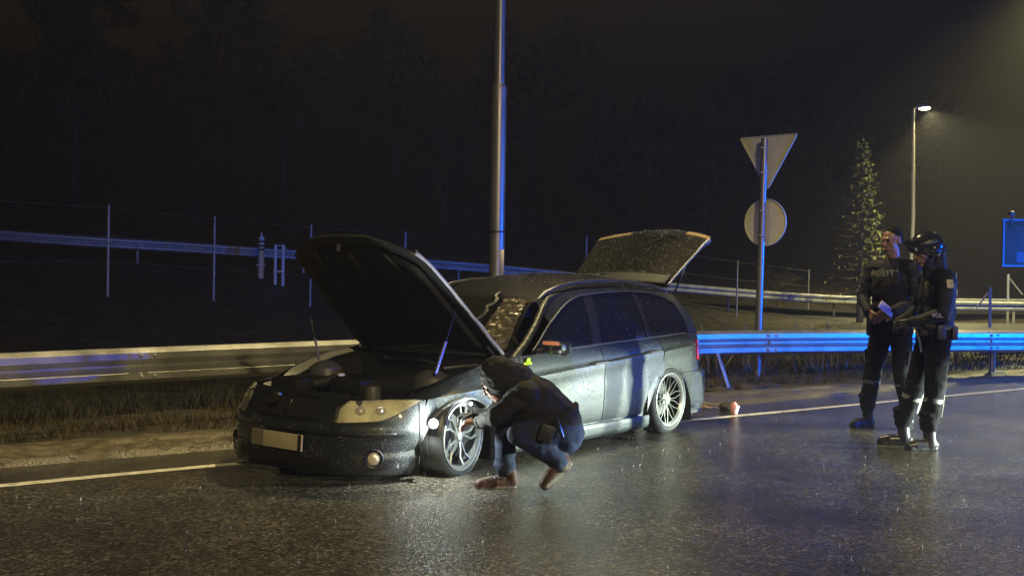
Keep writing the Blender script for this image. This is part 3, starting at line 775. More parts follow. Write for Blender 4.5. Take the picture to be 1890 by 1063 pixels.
def dfe(z): return -.66 - .02 * z            # door front edge
def dbp(z): return -1.755 + .0 * z           # between the doors
def dre(z):                                   # rear edge of the rear door round the arch
    d = .435 ** 2 - (z - .15) ** 2
    xa = -2.82 + math.sqrt(max(d, 0)) if z < .56 else -9
    return max(xa, -2.69) if z >= .38 else max(xa, -2.69)
LW = .185
for sg in (1, -1):
    A = (lambda x: max(arch_z(x), .06))
    patch('front_wing', lambda z: .385, lambda z: dfe(z) + GAP, lambda x: max(arch_z(x), .195 if x < -.41 else .06), zbelt, 56, 22, paint, sg=sg)
    patch('front_door', lambda z: dfe(z) - GAP, lambda z: dbp(z) + GAP, lambda x: .20, zbelt, 30, 24, paint, sg=sg)
    patch('rear_door', lambda z: dbp(z) - GAP, lambda z: dre(z) + GAP, lambda x: .20, zbelt, 30, 24, paint, sg=sg)
    patch('sill', lambda z: -.40, lambda z: -2.47, lambda x: .075, lambda x: .190, 30, 6, paint, sg=sg, crease=False)
    # rear quarter panel: around the arch to the tail
    patch('rear_quarter_panel', lambda z: max(dre(z) - GAP, -2.70) if z > .535 else -2.44, lambda z: -3.62,
          lambda x: max(arch_z(x), .20 if x > -2.6 else .52), zbelt, 60, 22, paint, sg=sg)
    s0, s1 = s_of_x(-3.41), s_of_x(-3.79)
    patch('tail_light', s0, s1, lambda s: .615, lambda s: .80 - .03 * (s - s0), 12, 8, red_lens, sg=sg, use_s=True, out=.012, lip=.012, crease=False)
    patch('rear_quarter_panel', s_of_x(-3.62), s1 + .02, .525, .875, 10, 12, paint, sg=sg, use_s=True, crease=False)
    # headlight lens and its projectors
    sA = float(np.interp(.47, PLY[:240], SL[:240])); sB = s_of_x(.385)
    def hzb(s, a=sA, b=sB): u = (s - a) / (b - a); return .392 + .028 * u + .112 * (max(0, u - .5) / .5) ** 1.6
    def hzt(s, a=sA, b=sB): u = (s - a) / (b - a); return min(.528 + .015 * u, .528 + .02 * u) if u > .12 else .48 + .05 * (u / .12)
    ol = patch('headlight', sA, sB, lambda s: min(hzb(s), hzt(s) - .004), hzt, 24, 8, LENS_G, sg=sg, use_s=True, out=.006, lip=.012, crease=False)
    patch('headlight_reflector', sA, sB, lambda s: min(hzb(s), hzt(s) - .004), hzt, 40, 12, lens_y, parent=ol, sg=sg, use_s=True, out=-.014, lip=0, crease=False)
    for u in (.30, .56):
        s = sA + (sB - sA) * u; p = G_(s * sg, .462, .0); n_ = (G_(s * sg, .462, .1) - p).normalized(); q = n_.to_track_quat('Z', 'Y').to_matrix()
        MB().lathe([(0, .016), (.014, .014), (.024, .006), (.028, .0), (.036, .003), (.038, -.002)], n=20, c=p - n_ * .010, rot=q).build('headlight_ring', lens_in, ol)
    # housing behind arch
    for (cx, cz, Ra) in ((0, .12, .41), (-2.82, .15, .385)):
        mb = MB(); Gd = []
        for k in range(25):
            th = math.pi * (-.06 + 1.12 * k / 24); Gd.append([Vector((cx + (Ra + .012) * math.cos(th), yy * sg, cz + (Ra + .012) * math.sin(th))) for yy in (.885, .7, .52)])
        mb.grid(Gd); mb.add([Vector((cx + (Ra + .02) * math.cos(2 * math.pi * k / 20), .53 * sg, cz + (Ra + .02) * math.sin(2 * math.pi * k / 20))) for k in range(20)], [tuple(range(20))])
        mb.build('wheel_housing', fender_edge, car)
    if sg == 1:
        MB().tube([G_(s_of_x(.410 * math.cos(a_)), .12 + .412 * math.sin(a_), .004) for a_ in [math.pi * (.03 + .94 * k / 30) for k in range(31)]], .012, 6).build('torchlit_arch_lip', mat('torchlit_lip_tone', (.16, .17, .16), .25, .6, .3, 40, coat=.5), car)  # near arch only: torch light put into a paler ring colour
    # fog light
    s = float(np.interp(.71, PLY[:240], SL[:240])); p = G_(s * sg, .165, .0); n_ = (G_(s * sg, .165, .1) - p).normalized(); q = n_.to_track_quat('Z', 'Y').to_matrix()
    MB().lathe([(0, .022), (.026, .018), (.040, .008), (.043, -.01)], n=20, c=p, rot=q).build('fog_light', mat('fog_lens', (.75, .66, .42), .18, .3, coat=.6), car)
    MB().lathe([(.043, .004), (.060, .010), (.066, .0)], n=20, c=p, rot=q).build('fog_light_surround', plastic, car)

# front bumper wraps arch to arch
sAr = s_of_x(.392)
def fb_top(s):
    q = abs(s); x = float(np.interp(q, SL, PLX))
    if q <= sA - .01: return .39
    u = (q - sA) / (sB - sA); return min(.387 + .028 * u + .112 * (max(0, min(1, u) - .5) / .5) ** 1.6, .53)
def fb_bot(s):
    x = float(np.interp(abs(s), SL, PLX)); return .045 if x > .43 else .045
mb = MB(); Gd = []; N = 120
for i in range(N + 1):
    s = -sAr + 2 * sAr * i / N; row = []
    for j in range(23):
        row.append(G_(s, fb_bot(s) + (fb_top(s) - fb_bot(s)) * j / 22, 0))
    Gd.append(row)
mb.grid(Gd)
for j in (0, -1):
    c = [r[j] for r in Gd]; mb.grid([c, [Vector((p.x - .05, p.y * .97, p.z)) for p in c]])
for e in (0, -1): mb.grid([Gd[e], [Vector((p.x, p.y * .93, p.z)) for p in Gd[e]]])
mb.build('front_bumper', paint, car, angle=30)
# lower grille and side intakes: dark mesh proud of bumper with bars
def front_strip(name, s0, s1, z0_, z1_, out_, m, parent=car, nu=20, nvv=4):
    mb = MB(); Gd = [[G_(s0 + (s1 - s0) * i / nu, z0_ + (z1_ - z0_) * j / nvv, out_) for j in range(nvv + 1)] for i in range(nu + 1)]
    bk = [[p - Vector((.01, 0, 0)) for p in r] for r in Gd]
    mb.grid(Gd); [mb.grid([Gd[e], bk[e]]) for e in (0, -1)]
    for j in (0, -1): mb.grid([[r[j] for r in Gd], [r[j] for r in bk]])
    return mb.build(name, m, parent)
lg = front_strip('lower_grille', -.46, .46, .075, .155, .004, black_g)
for k in range(4): front_strip('grille_bar', -.45, .45, .085 + k * .019, .089 + k * .019, .010, plastic, lg)
for a, b_ in ((.60, .92), (-.92, -.60)):
    front_strip('side_intake', a, b_, .10, .125, .004, black_g)
front_strip('bumper_trim', -.9, .9, .322, .330, .005, plastic)
# nose between the headlights with the two kidney grilles
mb = MB(); Gd = [[G_(-sA + 2 * sA * i / 40, .392 + (.575 - .392) * j / 10, 0) for j in range(11)] for i in range(41)]; mb.grid(Gd)
mb.build('nose_panel', paint, car)
for sgn in (1, -1):
    k0, k1 = (.025, .30) if sgn > 0 else (-.30, -.025)
    kg = front_strip('kidney_grille', k0, k1, .405, .535, .004, black_g, nu=10, nvv=8)
    for n_ in range(9):
        s = k0 + .018 + (k1 - k0 - .036) * n_ / 8
        MB().tube([G_(s, .412, .010), G_(s, .47, .012), G_(s, .528, .010)], .0035, 5).build('grille_slat', fender_edge, kg)
    loop = [G_(k0 + (k1 - k0) * a, z_, .010) for a, z_ in ((0, .43), (.04, .405), (.5, .402), (.96, .405), (1, .43), (1, .51), (.92, .537), (.5, .542), (.08, .537), (0, .51))]
    MB().tube(loop, .006, 6, closed=True).build('kidney_frame', mat('dark_chrome', (.05, .05, .05), .2, .8), kg)
# number plate (its characters are blotted out in the photograph)
pl = MB().box((0, 0, 0), (.008, .52, .11), bev=.003).build('number_plate', plate_m, car); pl.location = (.875, -.01, .243); pl.rotation_euler = (0, R(-3), 0)
q = MB().box((.0045, -.195, 0), (.004, .125, .104)).build('plate_dark_side', plate_d, pl)
q = MB().box((.0045, .232, 0), (.004, .030, .104)).build('plate_dark_side', plastic, pl)
q = MB().box((.0045, .2545, 0), (.005, .008, .108)).build('plate_edge', mat('plate_edge_yellow', (.75, .62, .30), .35), pl)
MB().tube([(.878, .005, .545), (.872, .005, .56)], .03, 12).build('bonnet_emblem', chrome, car)
# washer cap on bumper
for yy in (.52, -.52):
    s = float(np.interp(.52, PLY[:240], SL[:240])) * (1 if yy > 0 else -1); p = G_(s, .30, .005)
    MB().box(p, (.012, .05, .012), bev=.004).build('washer_nozzle', chrome, car)

# rear bumper
sR = s_of_x(-3.19); mb = MB(); Gd = []
for i in range(61):
    s = sR + (STOT - sR) * i / 60; Gd.append(s)
rows = []
def rbz(j): return .15 + (.515 - .15) * j / 14
def rbs(i, j):
    s_ = s_of_x(-2.82 - math.sqrt(max(.001, .385 ** 2 - (rbz(j) - .15) ** 2))); return s_ + (STOT - s_) * i / 60
for i in range(61): rows.append([G_(rbs(i, j), rbz(j)) for j in range(15)])
for i in range(60)[::-1]: rows.append([G_(-rbs(i, j), rbz(j)) for j in range(15)])
mb.grid(rows); c = [r[-1] for r in rows]; mb.grid([c, [Vector((p.x + .10 * (1 if p.x < -3.5 else 0), p.y * .93, p.z + .012)) for p in c]])
for e in (0, -1): mb.grid([rows[e], [Vector((p.x, p.y * .9, p.z)) for p in rows[e]]])
mb.build('rear_bumper', paint, car)
# dark inner body: floor, bulkhead and inner sides
mb = MB()
for sg in (1, -1):
    for a, b_, z0_ in ((-.42, -2.45, .09), (-2.45, -3.2, .54), (-3.2, -3.60, .2), (-.42, .36, .535)):
        Gd = [[G_(s_of_x(a + (b_ - a) * i / 8) * sg, z0_ + ((zbelt(a + (b_ - a) * i / 8) - .03) - z0_) * j / 4, -.035) for j in range(5)] for i in range(9)]
        mb.grid(Gd)
mb.box((-1.6, 0, .12), (4.1, 1.5, .03)); mb.box((-.56, 0, .42), (.03, 1.52, .66)); mb.box((-3.3, 0, .50), (.7, 1.3, .03))
mb.box((-3.63, 0, .42), (.02, 1.2, .2))
mb.build('inner_body', black_g, car, smooth=False)

# ---- greenhouse
def ytop(x): return .620 - .03 * float(sstep(-1.9, -1.2, x)) - .03 * float(sstep(2.9, 3.4, -x))
def zedge(x): return lerp_tab(-x, [(1.15, 1.155), (1.3, 1.195), (1.5, 1.235), (1.8, 1.262), (2.3, 1.275), (2.8, 1.262), (3.2, 1.232), (3.38, 1.205)])
def H_(x, z, sg=1, out=0.0):
    zb = zbelt(x); yb = G_(s_of_x(x), zb).y; zt = zedge(x) if x < -1.15 else 1.155; u = (z - zb) / max(.05, zt - zb)
    y = yb + (ytop(x) - yb) * (max(u, 0) ** 1.12) + .012 * math.sin(math.pi * min(1, max(0, u))) + out
    return Vector((x, y * sg, z))
def hp(name, outline_l, outline_r, zb, zt, nu, nv_, m, sg, out=0.0, parent=car, lip=.012):
    mb = MB(); Gd = []
    for i in range(nu + 1):
        u = i / nu; row = []
        for j in range(nv_ + 1):
            v = j / nv_; z = .9
            for _ in range(6):
                x = outline_l(z) * (1 - u) + outline_r(z) * u; z = zb(x) + (zt(x) - zb(x)) * v
            row.append(H_(x, z, sg, out))
        Gd.append(row)
    mb.grid(Gd)
    if lip:
        inn = lambda p: Vector((p.x, p.y - math.copysign(lip, p.y), p.z))
        for e in (0, -1): mb.grid([Gd[e], [inn(p) for p in Gd[e]]])
        for j in (0, -1):
            c = [Gd[i][j] for i in range(nu + 1)]; mb.grid([c, [inn(p) for p in c]])
    return mb.build(name, m, parent)
def zw(x): return lerp_tab(-x, [(.82, .80), (1.2, .985), (1.45, 1.112), (1.56, 1.160), (1.75, 1.205), (2.1, 1.228), (2.5, 1.236), (2.85, 1.222), (3.1, 1.185), (3.25, 1.13)])
def xw(z): return -float(np.interp(z, [.80, .985, 1.112, 1.160, 1.205], [.86, 1.2, 1.45, 1.56, 1.75]))
for sg in (1, -1):
    zb_ = lambda x: zbelt(x) + .008
    bl = lambda z: -1.66 - .32 * (z - .82)     # B pillar front line
    br = lambda z: -1.775 - .34 * (z - .82)
    hp('front_side_window', lambda z: xw(z) - .006, bl, zb_, zw, 26, 14, glass_tint, sg, -.006)
    hp('b_pillar', bl, br, zb_, zw, 3, 10, mat('pillar_gloss', (.02, .022, .03), .25, 0, 0, 1, coat=.5), sg, .002)
    cl = lambda z: -2.50 - .10 * (z - .82); cr_ = lambda z: -2.56 - .14 * (z - .82)
    hp('rear_side_window', br, cl, zb_, zw, 18, 14, glass_tint, sg, -.006)
    hp('c_pillar', cl, cr_, zb_, zw, 3, 10, MATS['pillar_gloss'], sg, .002)
    qr = lambda z: -3.25 + .10 * (z - .83) - .04 * math.sin(math.pi * (z - .83) / .35)
    hp('quarter_window', cr_, qr, zb_, zw, 14, 14, glass_tint, sg, -.006)
    hp('d_pillar', lambda z: qr(z) - .004, lambda z: -3.56 + .42 * (z - .87), zbelt, lambda x: max(zedge(x), zbelt(x) + .02) if x > -3.38 else 1.205 - (-3.38 - x) * 1.9, 10, 14, paint, sg, .004, lip=.03)
    # painted band above windows up to the roof edge
    mb = MB(); Gd = []
    for i in range(60):
        x = -1.22 - 2.10 * i / 59; zlo = zw(x) if x < -1.3 else zw(x)
        Gd.append([H_(x, zlo + (zedge(x) - zlo) * j / 4, sg, .004) for j in range(5)])
    mb.grid(Gd); mb.build('roof_side_frame', paint, car)
    # A pillar
    pts = [(-.66, .815, .755), (-.86, .775, .865), (-1.06, .715, .99), (-1.24, .645, 1.115), (-1.36, .605, 1.19), (-1.55, .60, 1.235)]
    MB().tube([(p[0], p[1] * sg, p[2]) for p in pts], [.035, .034, .032, .030, .028, .015], 10, flat=.8).build('a_pillar', paint, car)
    # bright line round the windows
    edge = [H_(xw(z) + .012, z, sg, .008) for z in (.81, .87, .93, .99, 1.05, 1.11, 1.16)] + [H_(x, zw(x) + .012, sg, .009) for x in (-1.62, -1.75, -1.9, -2.1, -2.3, -2.5, -2.7, -2.85, -3.0)]
    MB().tube(edge, .006, 6).build('window_trim', mat('trim_satin', (.22, .23, .26), .3, .7), car)
    MB().tube([H_(x, zbelt(x) + .005, sg, .006) for x in (-.9, -1.2, -1.5, -1.8, -2.1, -2.4, -2.7, -3.0, -3.2)], .007, 6).build('belt_trim', MATS['trim_satin'], car)
    # roof rail
    rr_ = [(-1.27, 1.185), (-1.36, 1.235), (-1.55, 1.29), (-1.8, 1.322), (-2.2, 1.338), (-2.6, 1.326), (-3.0, 1.288), (-3.2, 1.252), (-3.30, 1.215)]
    MB().tube([(x, .583 * sg, z) for x, z in rr_], [.012, .017, .018, .018, .018, .018, .018, .017, .012], 8).build('roof_rail', mat('roof_rail_metal', (.10, .105, .12), .3, .6), car)
    # handles
    for hx_ in (-1.655, -2.50):
        zz = zcrease(hx_) + .012; p = G_(s_of_x(hx_) * sg, zz, 0); hd = MB()
        hd.tube([(hx_ + .095, p.y + .004 * sg, zz - .003), (hx_ + .085, p.y + .032 * sg, zz), (hx_ - .085, p.y + .036 * sg, zz + .006), (hx_ - .098, p.y + .004 * sg, zz + .004)], [.012, .013, .014, .012], 8, flat=.75)
        ho = hd.build('door_handle', mat('handle_gloss', (.45, .46, .48), .18, .8), car)
        MB().ell((hx_ - .01, p.y + .001 * sg, zz - .006), (.07, .008, .026)).build('handle_shade', black_g, ho)  # black oval on the panel, recess shade put into its colour
    # mirror
    mo = MB().box((-.96, .985 * sg, .835), (.13, .20, .105), Matrix.Rotation(-.12 * sg, 3, 'X'), bev=.045).build('door_mirror', mat('mirror_shell', (.012, .012, .014), .25, 0, .1, 20, coat=.5), car)
    MB().box((-.90, .985 * sg, .872), (.015, .15, .028), bev=.008).build('mirror_indicator', mat('amber_lens', (.75, .26, .12), .25, coat=.4), mo)
    MB().tube([(-.93, .84 * sg, .80), (-.95, .92 * sg, .81)], [.035, .03], 8, flat=.6).build('mirror_stalk', plastic, mo)
    MB().box((-1.028, .985 * sg, .835), (.006, .17, .085), bev=.002).build('mirror_glass', chrome, mo)
# roof skin
mb = MB(); Gd = []
for i in range(41):
    x = -1.16 - 2.2 * i / 40; yt = ytop(x) + .004; cr2 = .088 * float(sstep(1.1, 1.9, -x)) * (1 - .35 * float(sstep(2.7, 3.4, -x))) + .035
    xx = x
    row = []
    for j in range(25):
        y = -1 + 2 * j / 24; bow = .10 * (1 - y * y) * float(sstep(-1.6, -1.15, x))
        row.append((xx + bow, y * yt, zedge(x) + cr2 * (1 - abs(y) ** 2.4)))
    Gd.append(row)
mb.grid(Gd); c = [Vector(Gd[-1][j]) for j in range(25)]; mb.grid([c, [p + Vector((.02, 0, -.05)) for p in c]]); c = [Vector(Gd[0][j]) for j in range(25)]; mb.grid([c, [p + Vector((-.01, 0, -.02)) for p in c]])
mb.build('roof', mat('wet_roof_paint', (.012, .013, .014), .24, .0, .15, 14, .2, 3, .25, drops=.6, dscale=60, spec=.3), car)
MB().tube([(-2.95, 0, 1.35), (-3.02, 0, 1.39), (-3.10, 0, 1.40)], [.035, .02, .004], 8).build('roof_antenna', plastic, car)
# windscreen
def ws(u, v):
    y0, y1 = .745 * (2 * u - 1), .585 * (2 * u - 1); k = (2 * u - 1) ** 2
    p0 = Vector((-.40 - .30 * k, y0, .785 - .01 * k)); p1 = Vector((-1.10 - .10 * k, y1, 1.228 - .035 * k)); p = p0.lerp(p1, v); p.z += .03 * math.sin(math.pi * v); return p
mb = MB(); mb.grid([[ws(i / 24, j / 16) for j in range(17)] for i in range(25)]); mb.build('windscreen', glass_ws, car)
# crumpled strip along the near pillar, a yellowish reflection put into its colour
mb = MB(); Gd = []; rq = random.Random(5)
for i in range(11):
    row = []
    for j in range(22):
        u = .84 + .145 * i / 10; v = .06 + .86 * j / 21; p = ws(u, v); nrm = Vector((.55, 0, .83))
        p += nrm * (.018 + .020 * noise.noise(Vector((i * .7, j * .55, 3))) + rq.uniform(-.004, .004)); row.append(p)
    Gd.append(row)
mb.grid(Gd); mb.build('screen_reflection', glass_mat('screen_reflection', (.5, .5, .4), .22, .42, (.14, .12, .07), 1.0, 40), car, smooth=False)
jag = [ws(.80 + .02 * math.sin(k * 2.1) + .015 * rq.uniform(-1, 1), .05 + .9 * k / 12) + Vector((.022, 0, .033)) for k in range(13)]
MB().tube(jag, [.010 + .012 * abs(math.sin(k * 1.7)) for k in range(13)], 5).build('torn_seal', black_g, car)
MB().tube([ws(.03 + .94 * k / 10, -.015) + Vector((.01, 0, .012)) for k in range(11)], .012, 6).build('wiper', plastic, car)
MB().tube([ws(.52, .0) + Vector((.02, 0, .03)), ws(.72, .10) + Vector((.02, 0, .03)), ws(.93, .04) + Vector((.02, 0, .03))], .008, 5).build('wiper', plastic, car)
# interior
mb = MB(); mb.box((-.78, 0, .72), (.34, 1.36, .18), bev=.06); dash = mb.build('dashboard', plastic, car)
st = MB(); st.tube([Vector((-1.08 + .05 * math.cos(a), .36 + .18 * math.sin(a), .80 + .17 * math.cos(a))) for a in [2 * math.pi * k / 20 for k in range(20)]], .014, 6, closed=True)
st.box((-1.07, .36, .80), (.03, .30, .04)); st.tube([(-1.07, .36, .80), (-.9, .36, .74)], .03, 8); st.build('steering_wheel', plastic, car)
def seat(x, y, wd):
    m_ = MB(); m_.box((x, y, .42), (.50, wd, .16), bev=.05); m_.box((x - .28, y, .70), (.14, wd, .56), Matrix.Rotation(R(-14), 3, 'Y'), bev=.05)
    o = m_.build('seat', cloth_seat, car); MB().box((x - .37, y, 1.03), (.10, min(.27, wd), .16), bev=.04).build('headrest', cloth_seat, o)
for y in (.36, -.36): seat(-1.35, y, .48); seat(-2.25, y, .60)

# ---- engine bay
mb = MB(); mb.box((.08, 0, .34), (1.0, 1.15, .03)); mb.box((.62, 0, .50), (.10, 1.15, .07), bev=.02)
mb.box((-.53, 0, .66), (.05, 1.40, .16)); mb.build('engine_bay_frame', black_g, car)
mb = MB(); mb.box((-.02, .02, .56), (.62, .34, .12), bev=.04); [mb.box((-.02 + k * .11 - .2, .02, .625), (.02, .30, .012), bev=.004) for k in range(5)]; mb.build('engine_cover', plastic, car)
MB().box((.30, -.42, .54), (.36, .28, .14), bev=.03).build('air_filter_box', plastic, car)
MB().tube([(.3, -.28, .56), (.2, -.15, .60), (.12, -.08, .57)], .04, 10).build('intake_hose', rubber, car)
MB().lathe([(0, 0), (.05, 0), (.06, -.02), (.06, -.10)], n=16, c=(.38, .40, .60)).build('coolant_tank', mat('coolant_plastic', (.06, .06, .055), .5), car)
for sg in (1, -1):
    MB().lathe([(0, .05), (.05, .05), (.09, .03), (.13, 0), (.14, -.08)], n=20, c=(-.06, .55 * sg, .645)).build('strut_tower', mat('strut_metal', (.10, .10, .10), .4, .4), car)
    Gd = [[Vector((x, (G_(s_of_x(min(x, .5)), min(zbelt(x), .6)).y - .09) * sg, zbelt(x) + .0)), Vector((x, .62 * sg, zbelt(x) - .05)), Vector((x, .60 * sg, .36))] for x in [.42 - .98 * i / 12 for i in range(13)]]
    mb = MB(); mb.grid(Gd); mb.build('inner_wing', black_g, car)
    # gas struts for the bonnet
for nm, a_, b_, rd in (('bonnet_strut', (.02, .66, .68), (-.20, .65, 1.12), .009), ('bonnet_strut', (-.12, -.70, .70), (.02, -.63, 1.02), .008)):
    MB().tube([a_, Vector(a_).lerp(Vector(b_), .5)], rd * 1.3, 8).build(nm, mat('strut_bright', (.55, .57, .6), .25, .7), car)
    MB().tube([Vector(a_).lerp(Vector(b_), .5), b_], rd * .7, 8).build(nm, chrome, car)
MB().tube([(-.18, .56, .70), (-.30, .64, .715), (-.44, .66, .715)], .011, 6).build('strut_brace', alloy, car)
MB().tube([(-.3, .4, .71), (-.45, .1, .72), (-.45, -.3, .72)], .012, 6).build('bulkhead_pipe', alloy, car)
MB().box((.25, -.05, .64), (.05, .03, .02), bev=.006).build('dipstick_grip', mat('bright_clip', (.7, .7, .66), .3), car)

# ---- raised bonnet
HX, HZ, HA = -.65, .775, R(42)
def hood_pt(u, y, off):  # u along from hinge, off = outward of the outer skin
    x = HX + u * math.cos(HA) - off * math.sin(HA); z = HZ + u * math.sin(HA) + off * math.cos(HA); return Vector((x, y, z))
def hood_w(u): return lerp_tab(u, [(0, .735), (.3, .725), (.8, .69), (1.05, .655), (1.2, .60), (1.3, .50)])
def hood_grid(off, shrink=0.0, du=0.0, nu=26, nw=24):
    Gd = []
    for i in range(nu + 1):
        row = []
        for j in range(nw + 1):
            v = -1 + 2 * j / nw; um = 1.325 - .20 * abs(v) ** 2.6 - du; u = du + (um - du) * i / nu
            y = v * (hood_w(min(u, 1.14)) - shrink); o_ = off + .055 * (1 - v * v) - .07 * max(0, (u - .95) / .38) ** 2
            # power-dome creases
            o_ += .012 * math.exp(-((abs(v) - .42) / .10) ** 2) * min(1, u)
            row.append(hood_pt(u, y, o_))
        Gd.append(row)
    return Gd
mb = MB(); T_, B_ = hood_grid(.0), hood_grid(-.018, .004); mb.grid(T_)
for e in (0, -1): mb.grid([T_[e], B_[e]])
for j in (0, -1): mb.grid([[r[j] for r in T_], [r[j] for r in B_]])
bon = mb.build('bonnet', paint, car)
bon['label'] = 'raised bonnet with a pale near edge coloured as if lit'
mb = MB(); mb.grid(B_); mb.build('bonnet_inner_panel', paint_in, bon)
C1, C2 = hood_grid(-.026, .10, .13), hood_grid(-.050, .13, .16); mb = MB(); mb.grid(C2); mb.grid([C1[0], C2[0]]); mb.grid([C1[-1], C2[-1]])
for j in (0, -1): mb.grid([[r[j] for r in C1], [r[j] for r in C2]])
mb.build('insulation_pad', mat('felt_pad', (.016, .016, .015), .95, 0, .6, 25, .3, 8), bon)
for y_ in (-.45, 0, .45): MB().tube([hood_pt(.1, y_, -.02), hood_pt(.6, y_ * .9, .0), hood_pt(1.15, y_ * .8, -.05)], .022, 8, flat=.5).build('bonnet_rib', paint_in, bon)
MB().tube([hood_pt(1.27, 0, -.06), hood_pt(1.24, 0, -.10)], .02, 8).build('bonnet_latch', chrome, bon)
# rolled edge of the bonnet and its weather strip on the near side (pale, the light on it put into its colour)
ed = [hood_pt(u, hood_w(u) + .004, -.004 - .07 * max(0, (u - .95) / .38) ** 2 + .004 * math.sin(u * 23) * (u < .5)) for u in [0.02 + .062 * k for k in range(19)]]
MB().tube(ed, [.017, .016, .019, .015, .014, .016, .013, .012] + [.011] * 11, 8).build('bonnet_edge', mat('bonnet_edge_lit_tone', (.70, .72, .74), .25, .6, .3, 30), bon)
ed = [hood_pt(u, -hood_w(u) - .004, -.004) for u in [0.02 + .062 * k for k in range(18)]]
MB().tube(ed, .008, 8).build('bonnet_edge', paint, bon)
for y_ in (.68, -.68): MB().tube([(-.60, y_, .72), hood_pt(.05, y_, -.03), hood_pt(.14, y_, -.03)], .012, 6).build('bonnet_hinge', alloy, car)

# ---- raised tailgate (outer face now on top)
def tg_prof(u):
    T = [(0, -3.33, 1.300), (.12, -3.43, 1.385), (.62, -3.87, 1.70), (.72, -3.92, 1.733), (1.0, -4.02, 1.772)]
    us = [t_[0] for t_ in T]; return float(np.interp(u, us, [t_[1] for t_ in T])), float(np.interp(u, us, [t_[2] for t_ in T]))
def tg_pt(u, v, off=0):
    x, z = tg_prof(u); wd = lerp_tab(u, [(0, .555), (.12, .575), (.62, .635), (.72, .66), (.9, .655), (1.0, .60)])
    bow = -.16 * (1 - v * v) * min(1, u * 1.3); return Vector((x + bow, v * wd, z + off + .085 * (1 - v * v) * min(1, .25 + u)))
def tg_strip(u0, u1, v0, v1, off, name, m, parent, nu=12, nw=16, th=.03):
    mb = MB(); A_ = [[tg_pt(u0 + (u1 - u0) * i / nu, v0 + (v1 - v0) * j / nw, off) for j in range(nw + 1)] for i in range(nu + 1)]
    B2 = [[p + Vector((.012, 0, -th)) for p in r] for r in A_]; mb.grid(A_); mb.grid(B2)
    for e in (0, -1): mb.grid([A_[e], B2[e]])
    for j in (0, -1): mb.grid([[r[j] for r in A_], [r[j] for r in B2]])
    return mb.build(name, m, parent)
tg = tg_strip(.62, 1.0, -1, 1, 0, 'tailgate', MATS['wet_roof_paint'], car, th=.05)
tg['label'] = 'raised tailgate with wet rear window'
tg_strip(0, .10, -1, 1, 0, 'tailgate_top_frame', MATS['wet_roof_paint'], tg)
tg_strip(.10, .68, -.93, .93, .006, 'rear_window', glass_tg, tg, th=.008)
for a, b_ in ((-1, -.87), (.87, 1)): tg_strip(.10, .62, a, b_, 0, 'tailgate_side_frame', MATS['wet_roof_paint'], tg, nw=2)
tg_strip(-.02, .08, -.95, .95, .03, 'roof_spoiler', paint, tg, th=.02)
MB().tube([tg_pt(u, 1.01, .002) for u in (.0, .1, .3, .5, .62, .68, .74)], [.009, .009, .010, .011, .016, .022, .020], 8).build('tailgate_edge', mat('edge_lit_tone', (.42, .46, .52), .25, .6), tg)  # blue light on the near edge put into a pale bluish tone
for a, b_ in ((-.98, -.50), (.50, .98)): tg_strip(.76, .90, a, b_, .008, 'tailgate_light', mat('dirty_lens', (.42, .30, .16), .25, coat=.3), tg, nu=4, nw=6)
MB().tube([tg_pt(.45, -.1, .02), tg_pt(.62, .28, .02), tg_pt(.60, .45, .02)], .008, 6).build('rear_wiper', plastic, tg)
for y_ in (.56, -.56):
    a_, b_ = Vector((-3.40, y_, 1.165)), Vector((-3.72, y_, 1.565))
    MB().tube([a_, a_.lerp(b_, .55)], .010, 8).build('tailgate_strut', black_g, car); MB().tube([a_.lerp(b_, .55), b_], .006, 8).build('tailgate_strut', MATS['strut_bright'], car)
MB().lathe([(0, .012), (.012, .008), (.014, 0)], axis='Z', n=10, c=(-3.34, .585, 1.225)).build('hinge_bolt', chrome, car)

# ---- wheels
def tyre_mesh(Rr, Rt, W_, flat_at=None, n=64):
    prof = [(Rr - .004, -W_ * .42), (Rr + .012, -W_ * .50), (Rr + (Rt - Rr) * .45, -W_ * .54), (Rt - .018, -W_ * .48), (Rt - .003, -W_ * .36), (Rt, -W_ * .15), (Rt - .006, -W_ * .13), (Rt - .006, -W_ * .10), (Rt, -W_ * .08),
            (Rt, W_ * .08), (Rt - .006, W_ * .10), (Rt - .006, W_ * .13), (Rt, W_ * .15), (Rt - .003, W_ * .36), (Rt - .018, W_ * .48), (Rr + (Rt - Rr) * .45, W_ * .54), (Rr + .012, W_ * .50), (Rr - .004, W_ * .42)]
    mb = MB(); mb.lathe(prof, 'Y', n)
    if flat_at is not None:
        v2 = []
        for (x, y, z) in mb.v:
            r = math.hypot(x, z); lim = -flat_at
            sag = max(0, -z - (flat_at - .05)) / .08
            if z < lim: y *= 1 + .22 * min(1, (lim - z) / .05 + .3); x *= 1 + .10; z = lim + .001 * math.sin(x * 40)
            elif sag > 0 and r > Rr + .01: y *= 1 + .16 * min(1, sag)
            v2.append((x, y, z))
        mb.v = v2
    return mb
